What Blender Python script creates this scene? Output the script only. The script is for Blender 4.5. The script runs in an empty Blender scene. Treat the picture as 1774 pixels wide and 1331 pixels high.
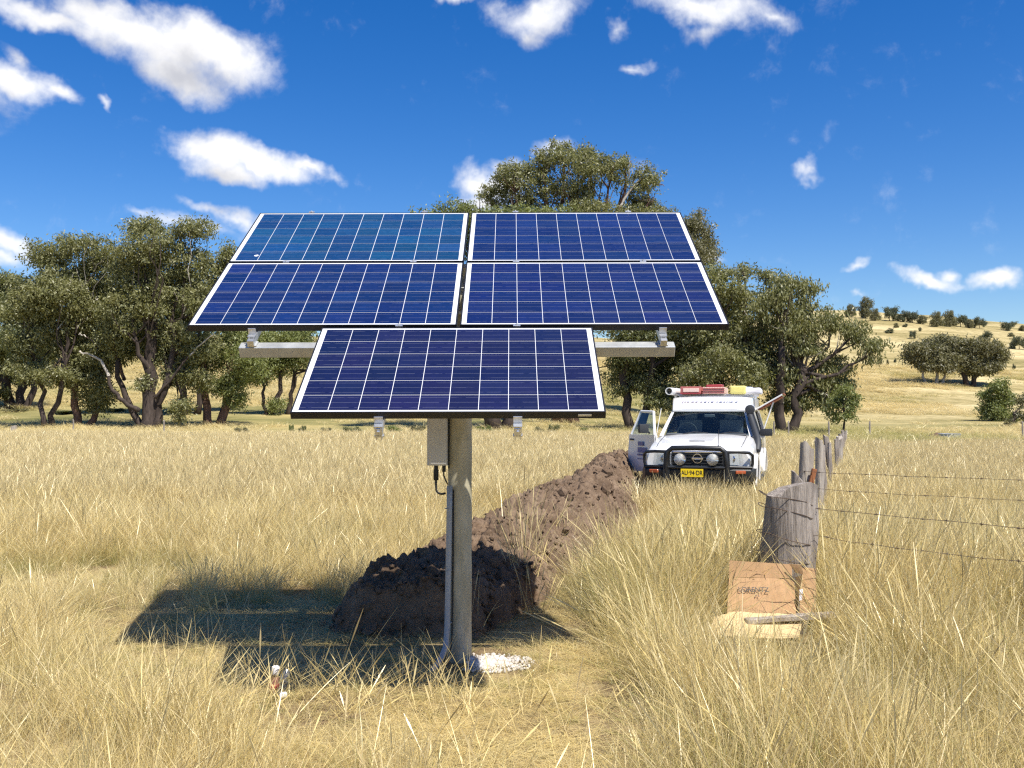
import bpy, bmesh, math, random
import numpy as np
from mathutils import Vector, Matrix, noise as mnoise
from math import sin, cos, pi, radians, sqrt, atan2

scene = bpy.context.scene
COL = scene.collection
random.seed(7)
RNG = np.random.default_rng(11)

# ------------------------------------------------------------------ camera
CAM_H = 1.65
PITCH = math.atan(48.5 / 1700.0)
cam_data = bpy.data.cameras.new('camera')
cam = bpy.data.objects.new('camera', cam_data)
COL.objects.link(cam)
cam.location = (0, 0, CAM_H)
cam.rotation_euler = (pi / 2 + PITCH, 0, 0)
cam_data.sensor_width = 36.0
cam_data.lens = 36.0 * 1700.0 / 1774.0
cam_data.clip_start = 0.05
cam_data.clip_end = 8000
scene.camera = cam

scene.render.engine = 'CYCLES'
scene.view_settings.view_transform = 'Standard'
scene.view_settings.look = 'None'
scene.view_settings.exposure = 0.60
scene.view_settings.gamma = 1.0
scene.view_settings.use_curve_mapping = False
scene.cycles.max_bounces = 6
scene.cycles.diffuse_bounces = 2
scene.cycles.transparent_max_bounces = 8
scene.cycles.use_denoising = False
scene.cycles.use_adaptive_sampling = True
scene.cycles.adaptive_threshold = 0.013
scene.cycles.filter_width = 1.3

# direction the sunlight comes from (fitted to the shadow of the array)
SUN = Vector((sin(radians(40.0)) * cos(radians(58.8)), -cos(radians(40.0)) * cos(radians(58.8)), sin(radians(58.8))))
SUN_EL = math.asin(SUN.z)
SUN_AZ = atan2(SUN.x, SUN.y)
sd = bpy.data.lights.new('sun', 'SUN')
sd.energy = 5.0
sd.angle = radians(0.53)
sd.color = (1.0, 0.955, 0.87)
so = bpy.data.objects.new('sun', sd)
COL.objects.link(so)
so.rotation_euler = SUN.to_track_quat('Z', 'Y').to_euler()
so.location = (20, -30, 60)


def at(px, py, Y):
    """world point seen at photo pixel (px,py) at distance Y along the view"""
    xr, yd, z = (px - 887.0) / 1700.0, (py - 665.5) / 1700.0, 1.0
    wx, wy, wz = xr, z * cos(PITCH) + yd * sin(PITCH), z * sin(PITCH) - yd * cos(PITCH)
    s = Y / wy
    return Vector((wx * s, Y, CAM_H + wz * s))


# ------------------------------------------------------------------ node helpers
class NT:
    def __init__(self, tree):
        self.t = tree

    def n(self, kind, **kw):
        nd = self.t.nodes.new(kind)
        for k, v in kw.items():
            if k.startswith('i_'):
                nd.inputs[int(k[2:])].default_value = v
            else:
                setattr(nd, k, v)
        return nd

    def l(self, a, b):
        self.t.links.new(a, b)

    def math(self, op, a, b=None, clamp=False):
        nd = self.t.nodes.new('ShaderNodeMath')
        nd.operation = op
        nd.use_clamp = clamp
        for i, v in enumerate((a, b)):
            if v is None:
                continue
            if isinstance(v, (int, float)):
                nd.inputs[i].default_value = v
            else:
                self.l(v, nd.inputs[i])
        return nd.outputs[0]

    def ramp(self, fac, stops, interp='LINEAR'):
        nd = self.t.nodes.new('ShaderNodeValToRGB')
        cr = nd.color_ramp
        cr.interpolation = interp
        while len(cr.elements) < len(stops):
            cr.elements.new(0.5)
        for e, (p, c) in zip(cr.elements, stops):
            e.position = p
            e.color = (*c, 1) if len(c) == 3 else c
        self.l(fac, nd.inputs[0])
        return nd.outputs[0]

    def mix(self, fac, a, b, mode='MIX'):
        nd = self.t.nodes.new('ShaderNodeMix')
        nd.data_type = 'RGBA'
        nd.blend_type = mode
        for idx, v in ((0, fac), (6, a), (7, b)):
            if isinstance(v, (int, float)):
                nd.inputs[idx].default_value = v
            elif isinstance(v, tuple):
                nd.inputs[idx].default_value = (*v, 1) if len(v) == 3 else v
            else:
                self.l(v, nd.inputs[idx])
        return nd.outputs[2]

    def noise(self, vec, scale, detail=4, rough=0.55, dist=0.0):
        nd = self.t.nodes.new('ShaderNodeTexNoise')
        nd.inputs['Scale'].default_value = scale
        nd.inputs['Detail'].default_value = detail
        nd.inputs['Roughness'].default_value = rough
        nd.inputs['Distortion'].default_value = dist
        if vec is not None:
            self.l(vec, nd.inputs['Vector'])
        return nd.outputs[0]

    def mapping(self, vec, loc=(0, 0, 0), rot=(0, 0, 0), scale=(1, 1, 1), kind='POINT'):
        nd = self.t.nodes.new('ShaderNodeMapping')
        nd.vector_type = kind
        nd.inputs['Location'].default_value = loc
        nd.inputs['Rotation'].default_value = rot
        nd.inputs['Scale'].default_value = scale
        self.l(vec, nd.inputs['Vector'])
        return nd.outputs[0]


# ------------------------------------------------------------------ sky with clouds
world = bpy.data.worlds.new('World')
scene.world = world
world.use_nodes = True
world.cycles.sampling_method = 'MANUAL'
world.cycles.sample_map_resolution = 512


def build_sky():
    t = world.node_tree
    t.nodes.clear()
    W = NT(t)
    sky = W.n('ShaderNodeTexSky', sky_type='NISHITA')
    sky.sun_disc = False
    sky.sun_elevation = SUN_EL
    sky.sun_rotation = SUN_AZ
    sky.altitude = 600
    sky.air_density = 1.0
    sky.dust_density = 0.7
    sky.ozone_density = 3.0
    # the phone's rendering of the sky is more saturated than the physical one, evenly over the dome
    hs = W.n('ShaderNodeHueSaturation')
    hs.inputs['Saturation'].default_value = 1.42
    hs.inputs['Hue'].default_value = 0.512
    W.l(sky.outputs[0], hs.inputs['Color'])
    gm = W.n('ShaderNodeGamma')
    gm.inputs[1].default_value = 1.0
    W.l(hs.outputs[0], gm.inputs[0])
    tc = W.n('ShaderNodeTexCoord')

    # a node group that gives the thickness of cloud in a direction
    g = bpy.data.node_groups.new('cloud_thickness', 'ShaderNodeTree')
    g.interface.new_socket('Direction', in_out='INPUT', socket_type='NodeSocketVector')
    g.interface.new_socket('Thickness', in_out='OUTPUT', socket_type='NodeSocketFloat')
    G = NT(g)
    gi = G.n('NodeGroupInput')
    go = G.n('NodeGroupOutput')
    d = gi.outputs[0]
    # ragged edges: warp the direction by noise
    wn = G.n('ShaderNodeTexNoise')
    wn.inputs['Scale'].default_value = 9.0
    wn.inputs['Detail'].default_value = 5.0
    wn.inputs['Roughness'].default_value = 0.6
    G.l(d, wn.inputs['Vector'])
    sub = G.n('ShaderNodeVectorMath', operation='SUBTRACT')
    G.l(wn.outputs['Color'], sub.inputs[0])
    sub.inputs[1].default_value = (0.5, 0.5, 0.5)
    scl = G.n('ShaderNodeVectorMath', operation='SCALE')
    G.l(sub.outputs[0], scl.inputs[0])
    scl.inputs['Scale'].default_value = 0.075
    add = G.n('ShaderNodeVectorMath', operation='ADD')
    G.l(d, add.inputs[0])
    G.l(scl.outputs[0], add.inputs[1])
    wd = add.outputs[0]
    # clouds in the part of the sky that is in view: (px, py, half width, half height, tilt)
    blobs = [
        (90, 25, 130, 30, 8, 1.0), (235, 60, 180, 62, 22, 1.1), (340, 85, 135, 52, 12, 1.1), (300, 135, 100, 40, 18, 1.0),
        (180, 15, 130, 30, 0, 0.9), (20, 140, 75, 36, 18, 1.0), (80, 165, 50, 20, 15, .75), (20, 90, 35, 14, 40, 0.5), (180, 186, 22, 9, 40, 0.55),
        (370, 270, 80, 38, 12, 1.1), (440, 288, 100, 32, 10, 1.1), (390, 305, 70, 22, 6, 0.9), (520, 295, 50, 18, 20, 0.8), (580, 308, 24, 15, 0, 0.5),
        (360, 375, 55, 15, 24, 0.75), (400, 385, 45, 22, 0, 0.8), (330, 400, 140, 22, 8, 0.55), (250, 375, 45, 14, 12, 0.6),
        (15, 420, 75, 32, 25, 1.0), (60, 432, 40, 18, 20, 0.7), (5, 455, 60, 20, 10, .7),
        (925, 20, 95, 36, -6, 0.8), (905, 45, 50, 24, 20, 0.7), (1068, 48, 25, 18, 30, 0.5), (1215, 20, 130, 34, 12, 0.8), (1225, 62, 40, 26, 0, 0.6), (1330, 40, 50, 18, 10, .5),
        (1105, 108, 32, 12, 10, 0.45),
        (815, 305, 40, 36, 0, 1.0), (850, 310, 60, 40, -10, 1.0), (960, 270, 48, 22, -14, 0.75), (835, 345, 55, 28, 0, .8),
        (1407, 290, 30, 18, 0, 0.75), (1492, 457, 26, 13, 0, 0.6), (1485, 520, 16, 9, 0, 0.45), (1215, 458, 30, 12, 0, .5),
        (1612, 490, 50, 17, 12, 0.95), (1645, 480, 24, 18, 0, 0.85), (1722, 487, 42, 22, 4, 1.05), (1650, 500, 40, 8, 0, .45),
        (780, 2, 45, 12, 0, 0.6), (-150, 120, 160, 70, 15, 1.0), (-260, 330, 120, 50, 5, .9), (1980, 330, 120, 40, -5, .9), (2150, 120, 160, 55, 8, .9),
        (600, -140, 190, 60, 12, .9), (1300, -220, 220, 70, 5, .9), (90, -120, 220, 70, 10, 1.0),
    ]
    acc = None
    for (px, py, rx, ry, tilt, amp) in blobs:
        c = (at(px, py, 1.0) - Vector((0, 0, CAM_H)))
        dist = c.length
        c.normalize()
        zax = -c
        xax = Vector((0, 0, 1)).cross(zax).normalized()
        xax = -xax if xax.x < 0 else xax
        yax = zax.cross(xax)
        if yax.z < 0:
            yax = -yax
        # tilt: positive falls to the right
        a = -radians(tilt)
        x2 = xax * cos(a) + yax * sin(a)
        y2 = x2.cross(xax.cross(yax)) * -1
        M = Matrix((x2, y2, x2.cross(y2))).transposed()
        e = M.to_euler()
        k = 1.0 / 1700.0 / dist
        v = G.mapping(wd, loc=tuple(c), rot=tuple(e), scale=(rx * k * 1.22, ry * k * 1.22, rx * k * 2), kind='TEXTURE')
        ln = G.n('ShaderNodeVectorMath', operation='LENGTH')
        G.l(v, ln.inputs[0])
        m = G.math('SUBTRACT', 1.0, ln.outputs['Value'])
        m = G.math('MULTIPLY', m, amp)
        if acc is None:
            acc = m
        else:
            nd = G.n('ShaderNodeMath', operation='SMOOTH_MAX')
            G.l(acc, nd.inputs[0])
            G.l(m, nd.inputs[1])
            nd.inputs[2].default_value = 0.18
            acc = nd.outputs[0]
    # the same kind of fair-weather clouds over the rest of the dome (behind and beside the camera)
    sep = G.n('ShaderNodeSeparateXYZ')
    G.l(d, sep.inputs[0])
    zz = G.math('MAXIMUM', sep.outputs[2], 0.06)
    comb = G.n('ShaderNodeCombineXYZ')
    G.l(G.math('DIVIDE', sep.outputs[0], zz), comb.inputs[0])
    G.l(G.math('DIVIDE', sep.outputs[1], zz), comb.inputs[1])
    nz = G.noise(comb.outputs[0], 0.9, 6, 0.55, 0.3)
    nz = G.math('MULTIPLY', G.math('SUBTRACT', nz, 0.645), 4.0)
    out_of_view = G.ramp(sep.outputs[1], [(0.0, (1, 1, 1)), (0.45, (1, 1, 1)), (0.6, (0, 0, 0))])
    low = G.ramp(sep.outputs[2], [(0.03, (0, 0, 0)), (0.2, (1, 1, 1))])
    mm = G.math('MULTIPLY', G.math('MULTIPLY', G.math('ADD', nz, 0.0), out_of_view), low)
    acc2 = G.math('MAXIMUM', acc, G.math('SUBTRACT', mm, 0.02))
    # fine structure
    n1 = G.noise(d, 16.0, 8, 0.62, 0.25)
    fine = G.math('MULTIPLY', G.math('SUBTRACT', n1, 0.5), 1.0)
    n2 = G.noise(d, 42.0, 6, 0.6, 0.2)
    fine = G.math('ADD', fine, G.math('MULTIPLY', G.math('SUBTRACT', n2, 0.5), 0.5))
    G.l(G.math('ADD', acc2, fine), go.inputs[0])

    def thick(vec):
        nd = t.nodes.new('ShaderNodeGroup')
        nd.node_tree = g
        W.l(vec, nd.inputs[0])
        return nd.outputs[0]

    d0 = tc.outputs['Generated']
    t0 = thick(d0)
    up = W.n('ShaderNodeVectorMath', operation='ADD')
    W.l(d0, up.inputs[0])
    up.inputs[1].default_value = (0.010, -0.006, 0.030)
    t1 = thick(up.outputs[0])
    mr = W.n('ShaderNodeMapRange', interpolation_type='SMOOTHSTEP')
    W.l(t0, mr.inputs[0])
    mr.inputs[1].default_value = 0.05
    mr.inputs[2].default_value = 0.82
    alpha = mr.outputs[0]
    # sunlit tops are white, what lies below thicker cloud is greyer
    sh = W.n('ShaderNodeMapRange', interpolation_type='SMOOTHSTEP')
    W.l(W.math('ADD', W.math('MULTIPLY', t1, 0.75), W.math('MULTIPLY', t0, 0.25)), sh.inputs[0])
    sh.inputs[1].default_value = 0.05
    sh.inputs[2].default_value = 1.15
    ccol = W.ramp(sh.outputs[0], [(0.0, (7.6, 7.6, 7.7)), (0.42, (6.4, 6.4, 6.55)), (1.0, (4.1, 4.2, 4.65))])
    colr = W.mix(alpha, gm.outputs[0], ccol)
    bg = W.n('ShaderNodeBackground')
    bg.inputs[1].default_value = 0.097
    W.l(colr, bg.inputs[0])
    ow = W.n('ShaderNodeOutputWorld')
    W.l(bg.outputs[0], ow.inputs[0])


build_sky()


# ------------------------------------------------------------------ noise in numpy
def _hash(ix, iy, seed):
    h = (ix.astype(np.int64) * 374761393 + iy.astype(np.int64) * 668265263 + seed * 974711) & 0x7fffffff
    h = ((h ^ (h >> 13)) * 1274126177) & 0x7fffffff
    return ((h ^ (h >> 16)) & 0xffff) / 65535.0


def vnoise(x, y, seed=0):
    x = np.asarray(x, float)
    y = np.asarray(y, float)
    ix, iy = np.floor(x), np.floor(y)
    fx, fy = x - ix, y - iy
    fx = fx * fx * (3 - 2 * fx)
    fy = fy * fy * (3 - 2 * fy)
    a, b = _hash(ix, iy, seed), _hash(ix + 1, iy, seed)
    c, d = _hash(ix, iy + 1, seed), _hash(ix + 1, iy + 1, seed)
    return (a * (1 - fx) + b * fx) * (1 - fy) + (c * (1 - fx) + d * fx) * fy


def fbm(x, y, seed=0, octv=4):
    s, a, n = 0.0, 1.0, 0.0
    for i in range(octv):
        s = s + a * vnoise(x * 2 ** i + 17.3 * i, y * 2 ** i - 9.1 * i, seed + i)
        n += a
        a *= 0.5
    return s / n


def sstep(t):
    t = np.clip(t, 0, 1)
    return t * t * (3 - 2 * t)


def terr(x, y):
    x = np.asarray(x, float)
    y = np.asarray(y, float)
    yy = np.maximum(y, 1.0)
    a = np.clip(x / yy, -1.2, 1.2)
    left = 22.0 * sstep((y - 65) / 215.0) + 6 * sstep((y - 260) / 500)
    ramp = np.clip((a - 0.36), 0, 1)
    right = (45.5 - 34 * ramp) * sstep((y - 112) / 338.0) ** 1.0
    k = sstep((a - 0.06) / 0.26)
    z = left * (1 - k) + right * k
    far = sstep((y - 70) / 60)
    z = z + far * (fbm(x / 35, y / 35, 3, 3) - 0.5) * 2.2 * sstep((y - 90) / 120)
    z = z + (fbm(x / 3.1, y / 3.1, 5, 3) - 0.5) * 0.09 * (1 - sstep((y - 3) / 4) * 0.3)
    # low berm left where the paddock was ploughed beside the creek
    return z


def tz(x, y):
    return float(terr(np.array([x]), np.array([y]))[0])


# ------------------------------------------------------------------ mesh helpers
def link(o, parent=None):
    COL.objects.link(o)
    if parent is not None:
        o.parent = parent
    return o


def tag(o, label=None, cat=None, group=None, kind=None):
    if label:
        o['label'] = label
    if cat:
        o['category'] = cat
    if group:
        o['group'] = group
    if kind:
        o['kind'] = kind
    return o


def empty(name, loc=(0, 0, 0), rot=(0, 0, 0), parent=None):
    o = bpy.data.objects.new(name, None)
    o.empty_display_size = 0.2
    o.location = loc
    o.rotation_euler = rot
    return link(o, parent)


def mesh_np(name, V, F, mat=None, smooth=False, cols=None):
    """V (n,3), F list of tuples or (m,k) int array"""
    me = bpy.data.meshes.new(name)
    V = np.asarray(V, np.float32)
    if isinstance(F, np.ndarray):
        m, k = F.shape
        me.vertices.add(len(V))
        me.vertices.foreach_set('co', V.ravel())
        me.loops.add(m * k)
        me.loops.foreach_set('vertex_index', F.astype(np.int32).ravel())
        me.polygons.add(m)
        me.polygons.foreach_set('loop_start', np.arange(0, m * k, k, dtype=np.int32))
        me.polygons.foreach_set('loop_total', np.full(m, k, np.int32))
        me.update(calc_edges=True)
    else:
        me.from_pydata(V.tolist(), [], F)
        me.update()
    if smooth:
        me.polygons.foreach_set('use_smooth', np.ones(len(me.polygons), bool))
    if cols is not None:
        ca = me.color_attributes.new('Col', 'FLOAT_COLOR', 'POINT')
        ca.data.foreach_set('color', np.asarray(cols, np.float32).ravel())
    if mat:
        me.materials.append(mat)
    me.validate()
    return me


class MB:
    """collects shapes into one bmesh; build() links ONE object"""

    def __init__(self):
        self.bm = bmesh.new()

    def poly(self, verts, faces):
        vs = [self.bm.verts.new(v) for v in verts]
        for f in faces:
            try:
                self.bm.faces.new([vs[i] for i in f])
            except ValueError:
                pass
        return self

    def box(self, c, s, rot=None, bevel=0.0, seg=1):
        b = bmesh.new()
        bmesh.ops.create_cube(b, size=1.0)
        for v in b.verts:
            v.co = Vector((v.co.x * s[0], v.co.y * s[1], v.co.z * s[2]))
        if bevel > 0:
            bmesh.ops.bevel(b, geom=list(b.edges), offset=bevel, segments=seg, affect='EDGES', profile=0.7)
        M = Matrix.Translation(Vector(c))
        if rot is not None:
            M = M @ (rot.to_4x4() if isinstance(rot, Matrix) else Matrix.Rotation(rot[2], 4, 'Z') @ Matrix.Rotation(rot[1], 4, 'Y') @ Matrix.Rotation(rot[0], 4, 'X'))
        b.transform(M)
        self._merge(b)
        return self

    def _merge(self, b):
        me = bpy.data.meshes.new('tmp')
        b.to_mesh(me)
        b.free()
        self.bm.from_mesh(me)
        bpy.data.meshes.remove(me)

    def tube(self, pts, rad, sides=8, cap=True):
        pts = [Vector(p) for p in pts]
        n = len(pts)
        if isinstance(rad, (int, float)):
            rad = [rad] * n
        rings = []
        up = None
        for i, p in enumerate(pts):
            tdir = (pts[min(i + 1, n - 1)] - pts[max(i - 1, 0)])
            if tdir.length < 1e-9:
                tdir = Vector((0, 0, 1))
            tdir.normalize()
            if up is None:
                up = Vector((0, 0, 1)) if abs(tdir.z) < 0.9 else Vector((1, 0, 0))
            x = up - tdir * up.dot(tdir)
            if x.length < 1e-6:
                x = tdir.orthogonal()
            x.normalize()
            up = x
            y = tdir.cross(x)
            rings.append([self.bm.verts.new(p + (x * cos(2 * pi * k / sides) + y * sin(2 * pi * k / sides)) * rad[i]) for k in range(sides)])
        for a, b in zip(rings, rings[1:]):
            for k in range(sides):
                self.bm.faces.new((a[k], a[(k + 1) % sides], b[(k + 1) % sides], b[k]))
        if cap:
            self.bm.faces.new(rings[0][::-1])
            self.bm.faces.new(rings[-1])
        return self

    def loft(self, sections, closed=True, cap=True):
        rs = [[self.bm.verts.new(v) for v in s] for s in sections]
        m = len(rs[0])
        for a, b in zip(rs, rs[1:]):
            for k in range(m if closed else m - 1):
                self.bm.faces.new((a[k], a[(k + 1) % m], b[(k + 1) % m], b[k]))
        if cap and closed:
            self.bm.faces.new(rs[0][::-1])
            self.bm.faces.new(rs[-1])
        return self

    def lathe(self, prof, c=(0, 0, 0), axis='Z', sides=20):
        rs = []
        for r, h in prof:
            ring = []
            for k in range(sides):
                a = 2 * pi * k / sides
                if axis == 'Z':
                    v = Vector((r * cos(a), r * sin(a), h))
                elif axis == 'Y':
                    v = Vector((r * cos(a), h, r * sin(a)))
                else:
                    v = Vector((h, r * cos(a), r * sin(a)))
                ring.append(self.bm.verts.new(v + Vector(c)))
            rs.append(ring)
        for a, b in zip(rs, rs[1:]):
            for k in range(sides):
                self.bm.faces.new((a[k], a[(k + 1) % sides], b[(k + 1) % sides], b[k]))
        self.bm.faces.new(rs[0][::-1])
        self.bm.faces.new(rs[-1])
        return self

    def rough(self, amp, scale, seed=0, cuts=0):
        if cuts:
            bmesh.ops.subdivide_edges(self.bm, edges=list(self.bm.edges), cuts=cuts, use_grid_fill=True)
        for v in self.bm.verts:
            p = v.co * scale + Vector((seed * 7.1, seed * 3.3, seed))
            v.co += Vector(mnoise.noise_vector(p)) * amp
        return self

    def mesh(self, name, mat, smooth=False, autosmooth=None):
        bmesh.ops.recalc_face_normals(self.bm, faces=list(self.bm.faces))
        me = bpy.data.meshes.new(name)
        self.bm.to_mesh(me)
        self.bm.free()
        if smooth:
            for p in me.polygons:
                p.use_smooth = True
            if autosmooth:
                me.set_sharp_from_angle(angle=radians(autosmooth))
        if mat:
            me.materials.append(mat)
        return me

    def build(self, name, mat, parent=None, smooth=False, autosmooth=None, loc=None, rot=None):
        o = bpy.data.objects.new(name, self.mesh(name, mat, smooth, autosmooth))
        if loc is not None:
            o.location = loc
        if rot is not None:
            o.rotation_euler = rot
        return link(o, parent)


def obj(name, me, parent=None, loc=None, rot=None):
    o = bpy.data.objects.new(name, me)
    if loc is not None:
        o.location = loc
    if rot is not None:
        o.rotation_euler = rot
    return link(o, parent)


# ------------------------------------------------------------------ materials
MATS = {}


def pmat(name, col, rough=0.6, metal=0.0, var=0.0, vscale=6.0, bump=0.0, bscale=30.0, coat=0.0, spec=0.5, col2=None, stretch=(1, 1, 1), trans=0.0):
    m = bpy.data.materials.new(name)
    m.use_nodes = True
    t = m.node_tree
    N = NT(t)
    b = t.nodes['Principled BSDF']
    b.inputs['Base Color'].default_value = (*col, 1)
    b.inputs['Roughness'].default_value = rough
    b.inputs['Metallic'].default_value = metal
    b.inputs['Specular IOR Level'].default_value = spec
    if coat:
        b.inputs['Coat Weight'].default_value = coat
        b.inputs['Coat Roughness'].default_value = 0.04
    if trans:
        b.inputs['Transmission Weight'].default_value = trans
    if var or col2 or bump:
        tc = N.n('ShaderNodeTexCoord')
        v = N.mapping(tc.outputs['Object'], scale=stretch)
        if var or col2:
            nz = N.noise(v, vscale, 6, 0.62)
            c2 = col2 if col2 else tuple(c * (1 - var) for c in col)
            c = N.ramp(nz, [(0.32, c2), (0.68, col)])
            N.l(c, b.inputs['Base Color'])
            N.l(N.math('ADD', N.math('MULTIPLY', nz, 0.2), rough - 0.1, True), b.inputs['Roughness'])
        if bump:
            bp = N.n('ShaderNodeBump')
            bp.inputs['Strength'].default_value = bump
            bp.inputs['Distance'].default_value = 0.02
            N.l(N.noise(v, bscale, 5, 0.6), bp.inputs['Height'])
            N.l(bp.outputs[0], b.inputs['Normal'])
    MATS[name] = m
    return m


def foliage_mat(name, ca, cb, trans=0.35):
    """leaf: colour between ca and cb by the per-leaf attribute, partly translucent"""
    m = bpy.data.materials.new(name)
    m.use_nodes = True
    t = m.node_tree
    t.nodes.clear()
    N = NT(t)
    at_ = N.n('ShaderNodeAttribute', attribute_name='Col')
    sp = N.n('ShaderNodeSeparateColor')
    N.l(at_.outputs['Color'], sp.inputs[0])
    c = N.mix(sp.outputs[0], ca, cb)
    tc = N.n('ShaderNodeTexCoord')
    nz = N.noise(tc.outputs['Object'], 0.7, 3)
    c = N.mix(N.math('MULTIPLY', N.math('SUBTRACT', nz, 0.35), 1.2, True), c, tuple(x * y for x, y in zip(ca, (1.25, 1.05, 0.8))))
    d = N.n('ShaderNodeBsdfDiffuse')
    N.l(c, d.inputs[0])
    tr = N.n('ShaderNodeBsdfTranslucent')
    N.l(N.mix(1.0, c, (1.0, 1.05, 0.55), 'MULTIPLY'), tr.inputs[0])
    mx = N.n('ShaderNodeMixShader')
    mx.inputs[0].default_value = trans
    N.l(d.outputs[0], mx.inputs[1])
    N.l(tr.outputs[0], mx.inputs[2])
    gl = N.n('ShaderNodeBsdfGlossy')
    gl.inputs['Roughness'].default_value = 0.45
    mg = N.n('ShaderNodeMixShader')
    mg.inputs[0].default_value = 0.035
    N.l(mx.outputs[0], mg.inputs[1])
    N.l(gl.outputs[0], mg.inputs[2])
    o = N.n('ShaderNodeOutputMaterial')
    N.l(mg.outputs[0], o.inputs[0])
    return m


def grass_mat():
    m = bpy.data.materials.new('dry_grass')
    m.use_nodes = True
    t = m.node_tree
    t.nodes.clear()
    N = NT(t)
    at_ = N.n('ShaderNodeAttribute', attribute_name='Col')          # r: height along blade, g: random, b: greenness
    sp = N.n('ShaderNodeSeparateColor')
    N.l(at_.outputs['Color'], sp.inputs[0])
    ti = N.n('ShaderNodeAttribute', attribute_name='tint', attribute_type='INSTANCER')
    straw = N.mix(sp.outputs[1], (0.74, 0.575, 0.22), (0.95, 0.83, 0.47))
    brown = N.mix(N.math('POWER', sp.outputs[1], 3.0), straw, (0.46, 0.345, 0.16))
    green = N.mix(sp.outputs[1], (0.20, 0.22, 0.055), (0.38, 0.36, 0.11))
    # greenness: per blade, per patch, strongest at the foot of the plant
    gfac = N.math('ADD', sp.outputs[2], N.math('MULTIPLY', ti.outputs['Fac'], 0.85))
    gfac = N.math('SUBTRACT', gfac, N.math('MULTIPLY', sp.outputs[0], 0.85))
    gfac = N.math('MULTIPLY', gfac, 1.25, True)
    c = N.mix(gfac, brown, green)
    d = N.n('ShaderNodeBsdfDiffuse')
    N.l(c, d.inputs[0])
    tr = N.n('ShaderNodeBsdfTranslucent')
    N.l(c, tr.inputs[0])
    mx = N.n('ShaderNodeMixShader')
    mx.inputs[0].default_value = 0.38
    N.l(d.outputs[0], mx.inputs[1])
    N.l(tr.outputs[0], mx.inputs[2])
    gl = N.n('ShaderNodeBsdfGlossy')
    gl.inputs['Roughness'].default_value = 0.35
    gl.inputs['Color'].default_value = (1, .95, .8, 1)
    mg = N.n('ShaderNodeMixShader')
    mg.inputs[0].default_value = 0.05
    N.l(mx.outputs[0], mg.inputs[1])
    N.l(gl.outputs[0], mg.inputs[2])
    o = N.n('ShaderNodeOutputMaterial')
    N.l(mg.outputs[0], o.inputs[0])
    return m


def ground_mat():
    m = bpy.data.materials.new('paddock_ground')
    m.use_nodes = True
    t = m.node_tree
    N = NT(t)
    b = t.nodes['Principled BSDF']
    b.inputs['Roughness'].default_value = 0.95
    b.inputs['Specular IOR Level'].default_value = 0.1
    g = N.n('ShaderNodeNewGeometry')
    pos = g.outputs['Position']
    sx = N.n('ShaderNodeSeparateXYZ')
    N.l(pos, sx.inputs[0])
    # near: bare brown soil under flattened straw
    soil = N.ramp(N.noise(pos, 5.0, 8, 0.65), [(0.3, (0.11, 0.075, 0.042)), (0.5, (0.19, 0.13, 0.073)), (0.72, (0.38, 0.29, 0.155))])
    straw = N.ramp(N.noise(pos, 40.0, 5, 0.7), [(0.3, (0.30, 0.22, 0.10)), (0.6, (0.56, 0.44, 0.22))])
    near = N.mix(N.ramp(N.noise(pos, 1.3, 5, 0.6), [(0.45, (0, 0, 0)), (0.66, (1, 1, 1))]), soil, straw)
    gr = N.ramp(N.noise(pos, 0.8, 5, 0.6), [(0.52, (0, 0, 0)), (0.66, (0.55, 0.55, 0.55))])
    near = N.mix(gr, near, (0.16, 0.17, 0.05))
    # middle distance: grazed olive and tan grass along the creek
    mid = N.ramp(N.noise(N.mapping(pos, scale=(0.8, 1, 1)), 0.10, 8, 0.68), [(0.35, (0.15, 0.145, 0.05)), (0.5, (0.26, 0.225, 0.09)), (0.68, (0.47, 0.37, 0.16))])
    # hillside: bleached straw with faint contour banding, olive hollows, bare scars
    hv = N.mapping(pos, rot=(0, 0, radians(12)), scale=(0.25, 1.0, 1.0))
    hill = N.ramp(N.noise(hv, 0.06, 9, 0.72, 1.2), [(0.32, (0.20, 0.175, 0.065)), (0.44, (0.36, 0.29, 0.13)), (0.55, (0.53, 0.43, 0.22)), (0.72, (0.68, 0.56, 0.32))])
    tuss = N.ramp(N.noise(pos, 0.7, 6, 0.7), [(0.38, (0.55, 0.55, 0.5)), (0.6, (1, 1, 1))])
    hill = N.mix(0.75, hill, tuss, 'MULTIPLY')
    k1 = N.n('ShaderNodeMapRange', interpolation_type='SMOOTHSTEP')
    N.l(N.math('ADD', sx.outputs[1], N.math('MULTIPLY', N.noise(pos, 0.06, 4), 30.0)), k1.inputs[0])
    k1.inputs[1].default_value = 120
    k1.inputs[2].default_value = 165
    far = N.mix(k1.outputs[0], mid, hill)
    k2 = N.n('ShaderNodeMapRange', interpolation_type='SMOOTHSTEP')
    N.l(sx.outputs[1], k2.inputs[0])
    k2.inputs[1].default_value = 9
    k2.inputs[2].default_value = 38
    N.l(N.mix(k2.outputs[0], near, far), b.inputs['Base Color'])
    bp = N.n('ShaderNodeBump')
    bp.inputs['Strength'].default_value = 0.7
    bp.inputs['Distance'].default_value = 0.05
    N.l(N.noise(pos, 14.0, 6, 0.7), bp.inputs['Height'])
    N.l(bp.outputs[0], b.inputs['Normal'])
    return m


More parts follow.
